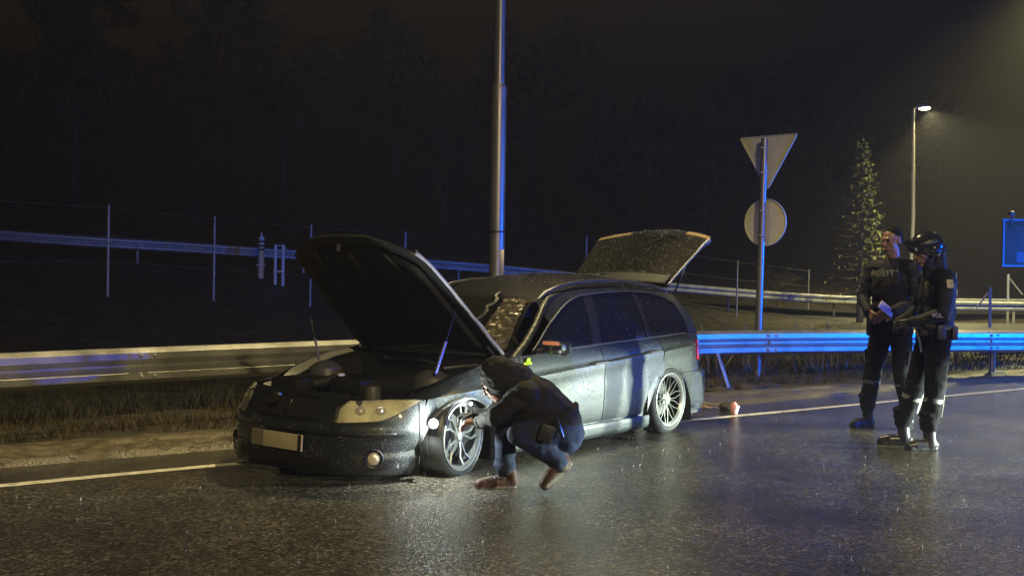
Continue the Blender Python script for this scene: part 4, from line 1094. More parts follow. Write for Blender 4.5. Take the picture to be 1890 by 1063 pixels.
def wheel(x, y, hz_, sg, style, steer=0.0, flat=None):
    root = bpy.data.objects.new('wheel', None); link(root, car); root.location = (x, y * sg, hz_); root.rotation_euler = (0, 0, steer + (0 if sg > 0 else math.pi))
    Rr = .232; Rt = .305 if flat is None else .300; W_ = .215
    tyre_mesh(Rr, Rt, W_, flat).build('tyre', rubber_wet if flat else rubber, root)
    f_ = W_ * .5   # outer face towards +y
    lipm = alloy_lip if style == 'multi' else alloy
    MB().lathe([(Rr - .006, f_ - .016), (Rr + .004, f_ - .004), (Rr + .006, f_ + .004), (Rr - .004, f_ + .008), (Rr - .014, f_ + .002), (Rr - .026, f_ - .020)], 'Y', 64).build('rim_lip', lipm, root)
    MB().lathe([(Rr - .026, f_ - .020), (Rr - .034, f_ - .06), (Rr - .036, -f_ + .02), (Rr - .01, -f_)], 'Y', 64).build('rim_barrel', alloy_dark if style == 'multi' else mat('rim_barrel_grey', (.12, .12, .12), .4, .6), root)
    MB().lathe([(0, -.02), (.15, -.02), (.15, -.005), (0, -.005)], 'Y', 32).build('brake_disc', brake, root)
    MB().lathe([(0, -.06), (Rr - .03, -.06)], 'Y', 32).build('rim_back', alloy_dark, root)
    def pol(r, a, yy): return Vector((r * math.cos(a), yy, r * math.sin(a)))
    if style == 'multi':
        for k in range(10):
            a = 2 * math.pi * k / 10 + .1
            for d_ in (-1, 1):
                m_ = MB(); m_.tube([pol(.045, a + d_ * .10, f_ - .040), pol(.11, a + d_ * .09, f_ - .030), pol(.15, a + d_ * .13, f_ - .026), pol(Rr - .022, a + d_ * .235, f_ - .018)], [.0048, .0040, .0036, .0038], 6); m_.build('spoke', alloy, root)
        MB().lathe([(0, f_ - .014), (.036, f_ - .016), (.042, f_ - .024), (.060, f_ - .034), (.060, f_ - .06)], 'Y', 28).build('hub_cap', alloy_lip, root)
        for k in range(5): MB().ell(pol(.052, 2 * math.pi * k / 5, f_ - .030), (.007, .007, .007), nu=8, nv=5).build('wheel_bolt', alloy_dark, root)
    else:
        for k in range(5):
            a = 2 * math.pi * k / 5 + .35
            for d_ in (0, .42):
                m_ = MB(); m_.tube([pol(.040, a + d_ * .5, f_ - .036), pol(.09, a + d_ * .8 + .10, f_ - .026), pol(.145, a + d_ + .10, f_ - .024), pol(Rr - .022, a + d_ - .06, f_ - .022)], [.014, .012, .0105, .012], 7, flat=.8); m_.build('spoke', alloy, root)
        MB().lathe([(0, f_ - .012), (.030, f_ - .014), (.038, f_ - .022), (.056, f_ - .032), (.056, f_ - .06)], 'Y', 28).build('hub_cap', alloy, root)
        for k in range(5): MB().ell(pol(.048, 2 * math.pi * k / 5, f_ - .026), (.008, .008, .008), nu=8, nv=5).build('wheel_bolt', chrome, root)
    return root
wheel(.01, .785, .262, 1, 'swirl', R(8), .262)
wheel(.01, .785, .30, -1, 'swirl', R(8))
wheel(-2.81, .79, .295, 1, 'multi'); wheel(-2.81, .79, .295, -1, 'multi')

# ---- sticker on the door seam
mb = MB(); lob = []
for (cy, cz, rr2) in ((-.026, -.006, .020), (.022, -.006, .020), (0, .020, .019), (0, 0, .018)):
    mb.lathe([(0, .0025), (rr2, .0025), (rr2, 0)], 'Y', 16, c=(cy, 0, cz))
mb.box((0, .001, -.018), (.088, .003, .018))
p = G_(s_of_x(-.765), .715, .004); stk = mb.build('lime_sticker', lime, car); stk.location = p; stk.scale = (1.3, 1, 1.3); stk.rotation_euler = (R(12), 0, math.pi)
mb = MB(); mb.box((0, 0, 0), (.046, .003, .022), bev=.001); p = G_(s_of_x(-.76), .665, .004); o = mb.build('white_sticker', white_m, car); o.location = p

# ---- rain beads standing on the bodywork (real drops, catch the lamps)
bead = mat('rain_beads', (.75, .8, .85), .16, .5, spec=1.0)
rb_ = random.Random(33); BD = MB()
def add_bead(p, n_, r): BD.ell(p + n_ * r * .3, (r, r, r), None, 5, 4)
for _ in range(1500):
    x = rb_.uniform(-3.45, .30); z = rb_.uniform(.10, .80)
    if z > zbelt(x) - .01 or z < arch_z(x) + .02: continue
    add_bead(G_(s_of_x(x), z, .001), Vector((0, 1, 0)), rb_.uniform(.0012, .0034))
for _ in range(500):
    s_ = rb_.uniform(-sAr, sAr); add_bead(G_(s_, rb_.uniform(.08, .38), .001), Vector((1, 0, 0)), rb_.uniform(.001, .0026))
for _ in range(260):
    x = rb_.uniform(-3.1, -1.3); z = rb_.uniform(.86, 1.2)
    if z < zw(x) - .02: add_bead(H_(x, z, 1, -.002), Vector((0, 1, 0)), rb_.uniform(.001, .0022))
for _ in range(700):
    x = rb_.uniform(-3.3, -1.25); y = rb_.uniform(-1, 1); cr2 = .088 * float(sstep(1.1, 1.9, -x)) * (1 - .35 * float(sstep(2.7, 3.4, -x))) + .035
    add_bead(Vector((x, y * (ytop(x) + .004), zedge(x) + cr2 * (1 - abs(y) ** 2.4))), Vector((0, 0, 1)), rb_.uniform(.0014, .0034))
BD.build('rain_beads', bead, car, weld=False)['kind'] = 'stuff'
BD = MB()
for _ in range(900):
    add_bead(tg_pt(rb_.uniform(.08, .98), rb_.uniform(-.95, .95), .008), Vector((-.5, 0, .85)), rb_.uniform(.0014, .0036))
BD.build('rain_beads', bead, tg, weld=False)['kind'] = 'stuff'
BD = MB()
for _ in range(350):
    u_ = rb_.uniform(.02, 1.15); add_bead(hood_pt(u_, hood_w(u_) + .008, -.004), Vector((0, 1, 0)), rb_.uniform(.0014, .004))
BD.build('rain_beads', bead, bon, weld=False)['kind'] = 'stuff'

# ------------------------------------------------------------------ people
def rcone(mb, a, b_, ra, rb, n=14):
    a, b_ = Vector(a), Vector(b_); t_ = b_ - a; L = t_.length
    if L < 1e-5: mb.ell(a, (ra, ra, ra), nu=n, nv=8); return
    q = t_.to_track_quat('Z', 'Y').to_matrix(); prof = []
    for k in range(5): th = math.pi / 2 * k / 4; prof.append((ra * math.sin(th), -ra * math.cos(th)))
    for k in range(5): th = math.pi / 2 * k / 4; prof.append((rb * math.cos(th), L + rb * math.sin(th)))
    mb.lathe([(max(r, 1e-4), h) for r, h in prof], 'Z', n, a, rot=q)
def sdf(p, P):
    if P[0] == 'c':
        a, b_, ra, rb = P[1:5]; ab = b_ - a; u = max(0, min(1, (p - a).dot(ab) / max(1e-9, ab.length_squared))); return (p - (a + ab * u)).length - (ra + (rb - ra) * u)
    c, r, rot = P[1:4]; d = p - c
    if rot is not None: d = rot.transposed() @ d
    q = Vector((d.x / r[0], d.y / r[1], d.z / r[2])).length; return (q - 1) * min(r)
def sculpt(name, prims, mats, parent, vox=.008, smooth=6, folds=0.0, fscale=9.0, fold_tags=()):
    """prims: ('c',a,b,ra,rb,tag) or ('e',centre,radii,rot,tag); one continuous skin, material by nearest prim."""
    PR = []
    mb = MB()
    for P in prims:
        if P[0] == 'c': P = ('c', Vector(P[1]), Vector(P[2]), P[3], P[4], P[5]); rcone(mb, *P[1:5])
        else: P = ('e', Vector(P[1]), P[2], P[3], P[4]); mb.ell(P[1], P[2], P[3], 18, 12)
        PR.append(P)
    tmp = mb.build('tmp', mats[0], None, weld=False)
    md = tmp.modifiers.new('r', 'REMESH'); md.mode = 'VOXEL'; md.voxel_size = vox; md.adaptivity = 0
    ms = tmp.modifiers.new('s', 'SMOOTH'); ms.factor = .5; ms.iterations = smooth
    dg = bpy.context.evaluated_depsgraph_get(); me = bpy.data.meshes.new_from_object(tmp.evaluated_get(dg)); me.name = name
    bpy.data.objects.remove(tmp)
    me.materials.clear()
    for m in mats: me.materials.append(m)
    n = len(me.vertices); co = np.empty(n * 3); me.vertices.foreach_get('co', co); co = co.reshape(-1, 3)
    D = np.full((n, len(PR)), 9.0)
    for k, P in enumerate(PR):
        if P[0] == 'c':
            a = np.array(P[1]); ab = np.array(P[2]) - a; u = np.clip((co - a) @ ab / max(1e-9, ab @ ab), 0, 1)
            D[:, k] = np.linalg.norm(co - (a + u[:, None] * ab), axis=1) - (P[3] + (P[4] - P[3]) * u)
        else:
            d = co - np.array(P[1]); 
            if P[3] is not None: d = d @ np.array(P[3])
            D[:, k] = (np.linalg.norm(d / np.array(P[2]), axis=1) - 1) * min(P[2])
    tags = np.array([P[-1] for P in PR]); vt = tags[np.argmin(D, 1)]
    if folds > 0:
        nm = np.empty(n * 3); me.vertices.foreach_get('normal', nm); nm = nm.reshape(-1, 3)
        for i in range(n):
            if vt[i] in fold_tags:
                v = Vector(co[i]); w_ = noise.noise(Vector((v.x * fscale, v.y * fscale, v.z * fscale * 1.9))); w2 = noise.noise(v * fscale * 2.7 + Vector((5, 1, 2)))
                co[i] += nm[i] * folds * ((1 - abs(w_) * 2.2) * .8 + w2 * .5)
        me.vertices.foreach_set('co', co.ravel())
    mi = np.empty(len(me.polygons), dtype=np.int32)
    lv = np.empty(len(me.loops), dtype=np.int32); me.loops.foreach_get('vertex_index', lv)
    ls = np.empty(len(me.polygons), dtype=np.int32); me.polygons.foreach_get('loop_start', ls)
    mi[:] = vt[lv[ls]]; me.polygons.foreach_set('material_index', mi); me.polygons.foreach_set('use_smooth', [True] * len(me.polygons)); me.update()
    return link(bpy.data.objects.new(name, me), parent)

def hand(prims, wrist, dirn, palm_n, curl, tagv, s=1.0, thumb=1):
    """palm and five separate bent fingers appended as prims"""
    d = Vector(dirn).normalized(); n_ = Vector(palm_n); n_ = (n_ - d * n_.dot(d)).normalized(); sd = d.cross(n_); w0 = Vector(wrist)
    for k in (-1, 0, 1): prims.append(('c', w0 + sd * .018 * k * s, w0 + d * .085 * s + sd * .026 * k * s, .015 * s, .013 * s, tagv))
    for k, (L, o_) in enumerate(((.070, -1.5), (.080, -.5), (.075, .5), (.058, 1.5))):
        b0 = w0 + d * .088 * s + sd * .0195 * o_ * s; a1 = curl; d1 = (d * math.cos(a1) + n_ * math.sin(a1)); b1 = b0 + d1 * L * .45 * s
        a2 = curl * 2.1; d2 = d * math.cos(a2) + n_ * math.sin(a2); b2 = b1 + d2 * L * .33 * s; a3 = curl * 2.7; d3 = d * math.cos(a3) + n_ * math.sin(a3); b3 = b2 + d3 * L * .25 * s
        prims += [('c', b0, b1, .0095 * s, .009 * s, tagv), ('c', b1, b2, .009 * s, .0082 * s, tagv), ('c', b2, b3, .0082 * s, .007 * s, tagv)]
    t0 = w0 + d * .030 * s - sd * .028 * s * thumb; t1 = t0 + (d * .55 - sd * thumb * .7 + n_ * .45).normalized() * .042 * s; t2 = t1 + (d * .8 - sd * thumb * .1 + n_ * .6).normalized() * .032 * s
    prims += [('c', t0, t1, .014 * s, .011 * s, tagv), ('c', t1, t2, .011 * s, .009 * s, tagv)]
def boot(prims, ankle, toe_dir, tagv, tags, h=.10, L=.20, r=.050):
    a = Vector(ankle); d = Vector(toe_dir).normalized(); g_ = Vector((a.x, a.y, a.z - h + .042))
    prims += [('c', a + Vector((0, 0, .09)), g_ - d * .015, .052, .050, tagv), ('c', g_ - d * .045 + Vector((0, 0, -.0)), g_ + d * L * .55, .043, .046, tagv), ('c', g_ + d * L * .5, g_ + d * L * .86 + Vector((0, 0, -.008)), .046, .034, tagv)]
    prims += [('c', g_ - d * .06 + Vector((0, 0, -.030)), g_ + d * L * .95 + Vector((0, 0, -.030)), .022, .020, tags)]
    sd = Vector((-d.y, d.x, 0)) * .024
    prims += [('c', g_ - d * .05 + sd + Vector((0, 0, -.030)), g_ + d * L * .8 + sd + Vector((0, 0, -.030)), .018, .018, tags), ('c', g_ - d * .05 - sd + Vector((0, 0, -.030)), g_ + d * L * .8 - sd + Vector((0, 0, -.030)), .018, .018, tags)]
def head_prims(c, fwd, up, s, tg_skin):
    f = Vector(fwd).normalized(); u = Vector(up); u = (u - f * u.dot(f)).normalized(); l = u.cross(f); rot = Matrix((f, l, u)).transposed(); c = Vector(c)
    P = [('e', c + u * .025 * s - f * .012 * s, (.096 * s, .074 * s, .092 * s), rot, tg_skin), ('e', c - u * .040 * s + f * .026 * s, (.062 * s, .056 * s, .072 * s), rot, tg_skin),
         ('e', c - u * .098 * s + f * .058 * s, (.022 * s, .024 * s, .018 * s), rot, tg_skin),
         ('c', c + f * .086 * s + u * .018 * s, c + f * .104 * s - u * .022 * s, .009 * s, .013 * s, tg_skin),
         ('c', c + f * .080 * s + u * .030 * s + l * .03 * s, c + f * .080 * s + u * .030 * s - l * .03 * s, .013 * s, .013 * s, tg_skin),
         ('c', c + f * .080 * s - u * .058 * s + l * .016 * s, c + f * .080 * s - u * .058 * s - l * .016 * s, .010 * s, .010 * s, tg_skin)]
    for k in (1, -1): P.append(('e', c + l * .076 * s * k - f * .010 * s - u * .005 * s, (.018 * s, .008 * s, .030 * s), rot, tg_skin))
    for k in (1, -1): P.append(('c', c + f * .055 * s + l * .04 * s * k - u * .015 * s, c + f * .05 * s + l * .045 * s * k - u * .03 * s, .024 * s, .02 * s, tg_skin))
    return P, f, l, u, rot
def face_bits(root, c, f, l, u, rot, s):
    c = Vector(c)
    for k in (1, -1):
        MB().ell(c + f * .0815 * s + l * .031 * s * k + u * .012 * s, (.009 * s, .013 * s, .009 * s), rot, 10, 8).build('eye', mat('eye_dark', (.03, .02, .02), .15), root)
        MB().tube([c + f * .092 * s + l * .016 * s * k + u * .034 * s, c + f * .088 * s + l * .046 * s * k + u * .032 * s], .0045 * s, 6).build('eyebrow', hair_m, root)
    MB().tube([c + f * .090 * s + l * .020 * s - u * .058 * s, c + f * .094 * s - u * .056 * s, c + f * .090 * s - l * .020 * s - u * .058 * s], .0045 * s, 6).build('lips', mat('lips', (.32, .12, .10), .4), root)

def V(*a): return Vector(a)

# ---- crouching man at the front wheel (world coordinates from the picture and his distance)
man = thing('person', 'person in black hooded jacket, jeans and brown shoes crouching at the front wheel', 'person', (0.0, 7.35, 0))
YM = 7.38
def mp(px, py, dy=0.0): return at(px, py, YM + dy) - V(0, 7.35, 0)
hipL, hipR = mp(1036, 800, -.08), mp(1032, 795, .10)
kneeR, kneeL = mp(935, 778, .10), mp(958, 800, -.16)
ankR = mp(932, 868, .02); ankL = mp(1036, 858, -.14)
chest = mp(985, 745, .0); neck = mp(945, 706, .02); waist = mp(1030, 770, .0)
shL, shR = mp(972, 728, -.13), mp(958, 724, .16)
elL, elR = mp(916, 768, -.14), mp(905, 765, .22)
wrL, wrR = mp(885, 779, .06), mp(878, 768, .26)
hd = mp(919, 703, .02)
P = []
J, JN, SK, SH, SO, JG = 0, 1, 2, 3, 4, 5
# legs
P += [('c', hipR, kneeR, .100, .075, JN), ('c', kneeR, ankR + V(0, 0, .02), .076, .062, JN), ('e', ankR + V(.0, 0, .035), (.072, .066, .04), None, JN), ('c', hipL, kneeL, .102, .075, JN), ('c', kneeL, ankL + V(-.02, 0, .03), .075, .060, JN)]
P += [('e', (hipL + hipR) / 2 + V(.02, 0, .0), (.135, .165, .13), None, JN), ('e', (hipL + hipR) / 2 + V(.03, -.07, -.03), (.105, .10, .11), None, JN), ('e', (hipL + hipR) / 2 + V(.03, .08, -.03), (.105, .10, .11), None, JN)]
# shoes
def shoe(P, heel, toe, up):
    heel, toe = Vector(heel), Vector(toe); d = (toe - heel).normalized(); L = (toe - heel).length; up = Vector(up); up = (up - d * up.dot(d)).normalized(); sd = d.cross(up)
    P += [('c', heel + up * .05, heel + up * .105 + d * .012, .044, .046, SH), ('c', heel + up * .045, heel + d * L * .5 + up * .048, .040, .043, SH), ('c', heel + d * L * .5 + up * .045, toe - d * .045 + up * .030, .048, .042, SH)]
    for k in (-1, 0, 1): P.append(('c', heel + up * .016 + sd * .022 * k - d * .008, toe - d * .03 + up * .016 + sd * .024 * k, .021, .019, SO))
shoe(P, mp(945, 903, .02), mp(874, 903, -.03), (0, 0, 1))
ankR.z = max(ankR.z, .1)
toeL, heelL = mp(1003, 905, -.20), mp(1052, 862, -.12); toeL.z = .012
shoe(P, heelL, toeL, (-.55, .1, .6))
body = sculpt('body', P + [
    ('e', mp(1034, 786), (.135, .160, .10), Matrix.Rotation(.5, 3, 'Y'), J), ('c', mp(1028, 778), chest, .160, .185, J), ('c', chest, neck + V(.03, 0, -.02), .185, .120, J),
    ('c', shL, shR, .088, .088, J), ('c', chest + V(-.02, -.06, .02), shL, .13, .085, J), ('c', shL, elL, .078, .058, J), ('c', elL, wrL, .056, .040, J), ('c', shR, elR, .072, .056, J), ('c', elR, wrR, .055, .040, J),
    ('c', neck, hd + V(.03, 0, 0), .07, .075, J)] , [jk, jean, skin, shoe_m, sole_m, jkg], man, vox=.0075, smooth=14, folds=.008, fscale=8, fold_tags=(J, JN))
HP, f, l, u, rot = head_prims(hd + V(-.012, 0, -.012), (-.80, .30, -.55), (-.5, 0, .8), 1.0, 0)
hdo = sculpt('head', HP, [skin], man, vox=.006, smooth=2)
face_bits(man, hd + V(-.012, 0, -.012), f, l, u, rot, 1.0)
# hood: shell round the skull, open towards the face
hb = MB(); nu_, nv2 = 28, 16
hc = hd + V(.0, 0, .012)
for off, r_ in ((0, 1.0),):
    Gd = []
    for i in range(nv2 + 1):
        th = R(46) + (math.pi - R(46)) * i / nv2; row = []
        for k in range(nu_ + 1):
            ph = 2 * math.pi * k / nu_; v = f * math.cos(th) * .128 + (l * math.cos(ph) * .108 + u * math.sin(ph) * .128) * math.sin(th)
            wv = 1 + .05 * noise.noise(v * 14); row.append(hc + v * wv)
        Gd.append(row)
    hb.grid(Gd); hb.grid([[hc + (Vector(p) - hc) * .93 for p in r] for r in Gd]); hb.grid([Gd[0], [hc + (Vector(p) - hc) * .93 for p in Gd[0]]])
hd_hood = sculpt('hood', [('e', hc - f * .022 + u * .01, (.122, .114, .134), rot, 0), ('c', hc - f * .05, neck + V(.04, 0, .0), .112, .12, 0), ('c', hc - f * .06, neck + V(.09, 0, -.01), .08, .09, 0)], [jk], man, vox=.008, smooth=8, folds=.010, fscale=11, fold_tags=(0,))
sculpt('hood_collar', [('c', neck + V(.03, -.07, .02), neck + V(.03, .07, .02), .06, .06, 0), ('c', neck + V(.03, 0, .03), hc + V(.05, 0, .02), .085, .085, 0)], [jk], man, vox=.01, smooth=5, folds=.006, fold_tags=(0,))
# hands: near one on the wheel spoke, far one holding the torch
tip = Vector((-1, .42, -.05))
hp1 = []; hand(hp1, wrL, tip, (0, .25, -1), .55, 0, 1.05, 1); sculpt('hand', hp1, [skin], man, vox=.0045, smooth=2)
hp2 = []; hand(hp2, wrR, (-1, .1, .05), (.1, -.3, -1), .75, 0, 1.05, -1); sculpt('hand', hp2, [black_g], man, vox=.0045, smooth=2)
for a_, b_ in ((elL, wrL), (elR, wrR)):
    d = (b_ - a_).normalized(); MB().tube([b_ - d * .03, b_ + d * .012], [.046, .043], 14).build('cuff', jk, man)
# jacket hem, belt and pouches, trouser crease
mid = (hipL + hipR) / 2
d = (mp(1046, 800) - mp(1020, 765)).normalized(); ax1 = Vector((0, 1, 0)); ax2 = d.cross(ax1)
ring = [mid + V(-.015, 0, .085) + ax1 * .175 * math.cos(a) + ax2 * .150 * math.sin(a) + Vector((0, 0, .008 * math.sin(5 * a))) for a in [2 * math.pi * k / 28 for k in range(28)]]
MB().tube(ring, .014, 6, closed=True, flat=1.6).build('jacket_hem', jk, man)
MB().box(mp(1008, 800, -.225), (.10, .05, .12), Matrix.Rotation(.35, 3, 'Y'), bev=.02).build('belt_pouch', black_g, man)
MB().box(mp(1024, 793, -.20), (.045, .04, .10), Matrix.Rotation(.35, 3, 'Y'), bev=.012).build('belt_pouch', vest_m, man)
MB().tube([mp(1029, 770, -.20), mp(1034, 788, -.215), mp(1040, 806, -.20)], .006, 6).build('key_chain', chrome, man)
MB().tube([mp(1060, 787, -.10), mp(1066, 800, -.06), mp(1067, 815, 0)], .012, 6).build('belt', black_g, man)
for k in range(5):   # laces on the planted shoe
    p0 = mp(912 - k * 6, 884 + k * 2.2, -.045); MB().tube([p0, p0 + V(.004, .03, .014), p0 + V(.0, .06, .004)], .005, 5).build('shoe_lace', MATS['dark_band'], man)
for (p_, q_) in ((mp(942, 884, -.042), mp(936, 900, -.046)), (mp(896, 888, -.056), mp(890, 900, -.058))):
    MB().tube([p_, q_], .005, 5, flat=.5).build('shoe_seam', MATS['dark_band'], man)

for a_, dd in ((ankR, V(-.02, 0, -.045)), (ankL, V(-.005, 0, -.03))):
    c = a_ + dd; MB().tube([c + V(.047 * math.cos(q_), .045 * math.sin(q_), 0) for q_ in [2 * math.pi * k / 20 for k in range(20)]], .010, 6, closed=True).build('shoe_collar', mat('dark_padding', (.03, .02, .015), .8), man)
# torch held at the wheel arch
def carw(x, y, z): return V(CAR_X + x * math.cos(CAR_YAW) - y * math.sin(CAR_YAW), CAR_Y + x * math.sin(CAR_YAW) + y * math.cos(CAR_YAW), z)
def hand_lamp(label, pos, dirn, r, L, watts, off):
    tw = carw(*pos); t_ = thing('torch', label, 'torch', tw); td = Vector(dirn).normalized(); q = td.to_track_quat('Z', 'Y').to_matrix()
    MB().lathe([(0, -L), (r * .6, -L), (r * .62, -.03), (r * .98, -.012), (r, .008), (r * .9, .010), (r * .88, .004)], n=24, rot=q).build('torch_body', alloy_dark, t_)
    MB().lathe([(0, .012), (r * .5, .010), (r * .88, .002)], n=24, rot=q).build('torch_lens', mat('torch_lens_glow', (1, 1, 1), .3, emis=(.93, 1, .94), estr=60), t_)
    lamp('torch_light', 'POINT', tw + td * off, watts, (.93, 1.0, .94), .012)
hand_lamp('added round lamp shining brightly at the front edge of the wheel arch', (.325, .925, .385), (-.25, -1, .12), .036, .06, 52, .035)  # lamp added to make the saturated glare on the arch lip
hand_lamp('slim torch in the hand shining at the top of the front wheel arch', (-.05, .930, .485), (-.15, -1, .25), .014, .10, 18, .03)

# ---- officers
def officer(label, loc, rz, hips, spec, helmet=False, height=1.0):
    """standing figure; spec gives joints in local coordinates: x forward, y left"""
    t_ = thing('person', label, 'person', loc, rz)
    s = spec; TR, JK, BT, SL_, SK_ = 0, 1, 2, 3, 4
    P = []
    for k in ('L', 'R'):
        hp_, kn, an, toe = s['hip' + k], s['knee' + k], s['ank' + k], s['toe' + k]
        P += [('c', hp_, kn, .102, .078, TR), ('c', kn, an + V(0, 0, .10), .077, .068, TR), ('e', an + V(0, 0, .14), (.076, .074, .035), None, TR), ('e', an + V(0.01, 0, .19), (.072, .076, .03), None, TR)]
        boot(P, an, toe, BT, SL_, h=an.z + .0 if False else .10)
    hc_ = (s['hipL'] + s['hipR']) / 2
    P += [('e', hc_ + V(-.01, 0, .04), (.125, .17, .13), None, TR)]
    ch, nk = s['chest'], s['neck']
    rotT = None
    P += [('c', hc_ + V(0, -.05, .10), ch + V(0, -.06, -.12), .115, .125, JK), ('c', hc_ + V(0, .05, .10), ch + V(0, .06, -.12), .115, .125, JK), ('e', ch, (.135, .195, .20), None, JK),
          ('c', s['shL'] * .86 + nk * .14, s['shR'] * .86 + nk * .14, .078, .078, JK), ('c', ch + V(0, 0, .10), nk, .11, .068, JK), ('c', nk, s['head'] + V(-.01, 0, -.06), .062, .060, SK_ if not helmet else JK)]
    for k in ('L', 'R'):
        P += [('c', s['sh' + k], s['el' + k], .074, .056, JK), ('c', s['el' + k], s['wr' + k], .056, .040, JK)]
    sculpt('body', P, [uni_tr, uni, boot_m, black_g, skin], t_, vox=.0085, smooth=4, folds=.009, fscale=7, fold_tags=(TR, JK))
    for k, sgn in (('L', 1), ('R', -1)):
        hh = []; d_ = (s['wr' + k] - s['el' + k]).normalized(); hand(hh, s['wr' + k] + d_ * .01, d_ + V(0, -.25 * sgn, 0), V(-.2, -.8 * sgn, -.3), .5, 0, 1.05, 1 if sgn < 0 else -1)
        sculpt('hand', hh, [skin if not helmet else black_g], t_, vox=.005, smooth=2)
        b_ = s['wr' + k]; MB().tube([b_ - d_ * .03, b_ + d_ * .01], [.046, .043], 12).build('cuff', uni, t_)
    HP, f, l, u, rot = head_prims(s['head'], s['look'], s.get('hup', (0, 0, 1)), 1.06, 0)
    sculpt('head', HP, [skin], t_, vox=.006, smooth=2); face_bits(t_, s['head'], f, l, u, rot, 1.06)
    # vest
    vv = [('e', ch + V(.025, 0, -.05), (.140, .188, .205), None, 0), ('e', ch + V(.03, 0, -.20), (.128, .175, .10), None, 0), ('c', s['shL'] * .55 + nk * .45 + V(0, 0, .0), ch + V(.05, .07, 0), .055, .06, 0), ('c', s['shR'] * .55 + nk * .45, ch + V(.05, -.07, 0), .055, .06, 0)]
    if not helmet: sculpt('vest', vv, [vest_m], t_, vox=.009, smooth=5, folds=.004, fold_tags=(0,))
    # belt and gear
    bz = hc_ + V(0, 0, .125); ring = [bz + V(.138 * math.cos(a), .182 * math.sin(a), 0) for a in [2 * math.pi * k / 28 for k in range(28)]]
    bo = MB().tube(ring, .020, 6, closed=True, flat=1.3).build('belt', black_g, t_)
    MB().box(bz + V(.03, -.205, -.10), (.06, .05, .21), bev=.018).build('holster', black_g, bo)
    MB().box(bz + V(.03, .205, -.04), (.07, .05, .12), bev=.015).build('belt_pouch', black_g, bo)
    MB().box(bz + V(-.10, .15, -.05), (.05, .07, .11), bev=.015).build('belt_pouch', black_g, bo)
    MB().box(bz + V(.12, .09, -.03), (.05, .06, .09), bev=.012).build('belt_pouch', black_g, bo)
    MB().box(bz + V(.150, 0, 0), (.012, .05, .034), bev=.004).build('belt_buckle', chrome, bo)
    MB().box(ch + V(.145, .11, .06), (.045, .055, .13), bev=.012).build('radio', black_g, t_)
    MB().tube([ch + V(.145, .11, .12), ch + V(.14, .12, .20)], .006, 6).build('radio_antenna', black_g, t_)
    # reflective bands on lower legs
    for k in ('L', 'R'):
        kn, an = s['knee' + k], s['ank' + k]; d_ = (an + V(0, 0, .1) - kn).normalized(); c = kn + d_ * .05
        a1 = d_.cross(Vector((0, 1, 0))).normalized(); a2 = d_.cross(a1)
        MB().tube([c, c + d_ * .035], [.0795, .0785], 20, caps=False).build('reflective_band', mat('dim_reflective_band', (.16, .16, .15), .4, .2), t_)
        # pocket flap on the thigh
        th_ = s['hip' + k].lerp(kn, .62); MB().box(th_ + V(0, (.080 if k == 'L' else -.080), 0), (.10, .022, .13), Matrix.Rotation(R(-6 if k == 'L' else 6), 3, 'X'), bev=.010).build('thigh_pocket', uni_tr, t_)
    return t_, f, l, u, rot

def text_on(root, txt, loc, rotm, size, m, name='lettering', bend=0.0, spacing=1.0):
    cu = bpy.data.curves.new('t', 'FONT'); cu.body = txt; cu.size = size; cu.extrude = .0015; cu.align_x = 'CENTER'; cu.align_y = 'CENTER'; cu.space_character = spacing; cu.offset = .0015
    ob = bpy.data.objects.new('t', cu); COL.objects.link(ob); dg = bpy.context.evaluated_depsgraph_get(); me = bpy.data.meshes.new_from_object(ob.evaluated_get(dg))
    bpy.data.objects.remove(ob); me.name = name
    for v in me.vertices:
        if bend: v.co.z -= bend * v.co.x ** 2
    me.materials.clear(); me.materials.append(m); o = link(bpy.data.objects.new(name, me), root)
    o.matrix_local = Matrix.Translation(loc) @ rotm.to_4x4(); return o

# bareheaded officer: body turned towards the camera's left, local x forward
la = R(226)
specL = dict(hipL=V(0, .095, .93), hipR=V(0, -.095, .93), kneeL=V(.04, .12, .50), kneeR=V(.07, -.15, .50), ankL=V(-.10, .13, .10), ankR=V(.06, -.20, .10), toeL=V(1, .25, 0), toeR=V(1, -.35, 0),
             chest=V(.01, 0, 1.33), neck=V(.0, 0, 1.56), shL=V(0, .195, 1.475), shR=V(0, -.195, 1.475), elL=V(.06, .27, 1.20), elR=V(.05, -.27, 1.20), wrL=V(.23, .13, 1.10), wrR=V(.24, -.11, 1.08),
             head=V(.035, 0, 1.735), look=V(.92, -.22, -.18))
offL, f, l, u, rot = officer('bareheaded officer in dark uniform holding a white notepad, farther from the camera', (3.53, 10.55, 0), la, None, specL)
hcL = V(.035, 0, 1.735) + u * .035
sculpt('hair', [('e', hcL - f * .026 + u * .020, (.094, .080, .086), rot, 0), ('e', hcL - f * .05 - u * .03, (.065, .078, .07), rot, 0)], [hair_m], offL, vox=.006, smooth=2)
chL = specL['chest']
rt = Matrix(((0, 0, 1), (1, 0, 0), (0, 1, 0)))
text_on(offL, 'POLITI', chL + V(.188, .0, .105), rt, .078, refl_dim, bend=2.2, spacing=1.15)
MB().box(chL + V(.150, -.10, .10), (.016, .07, .03), bev=.004).build('name_strip', refl_dim, offL)
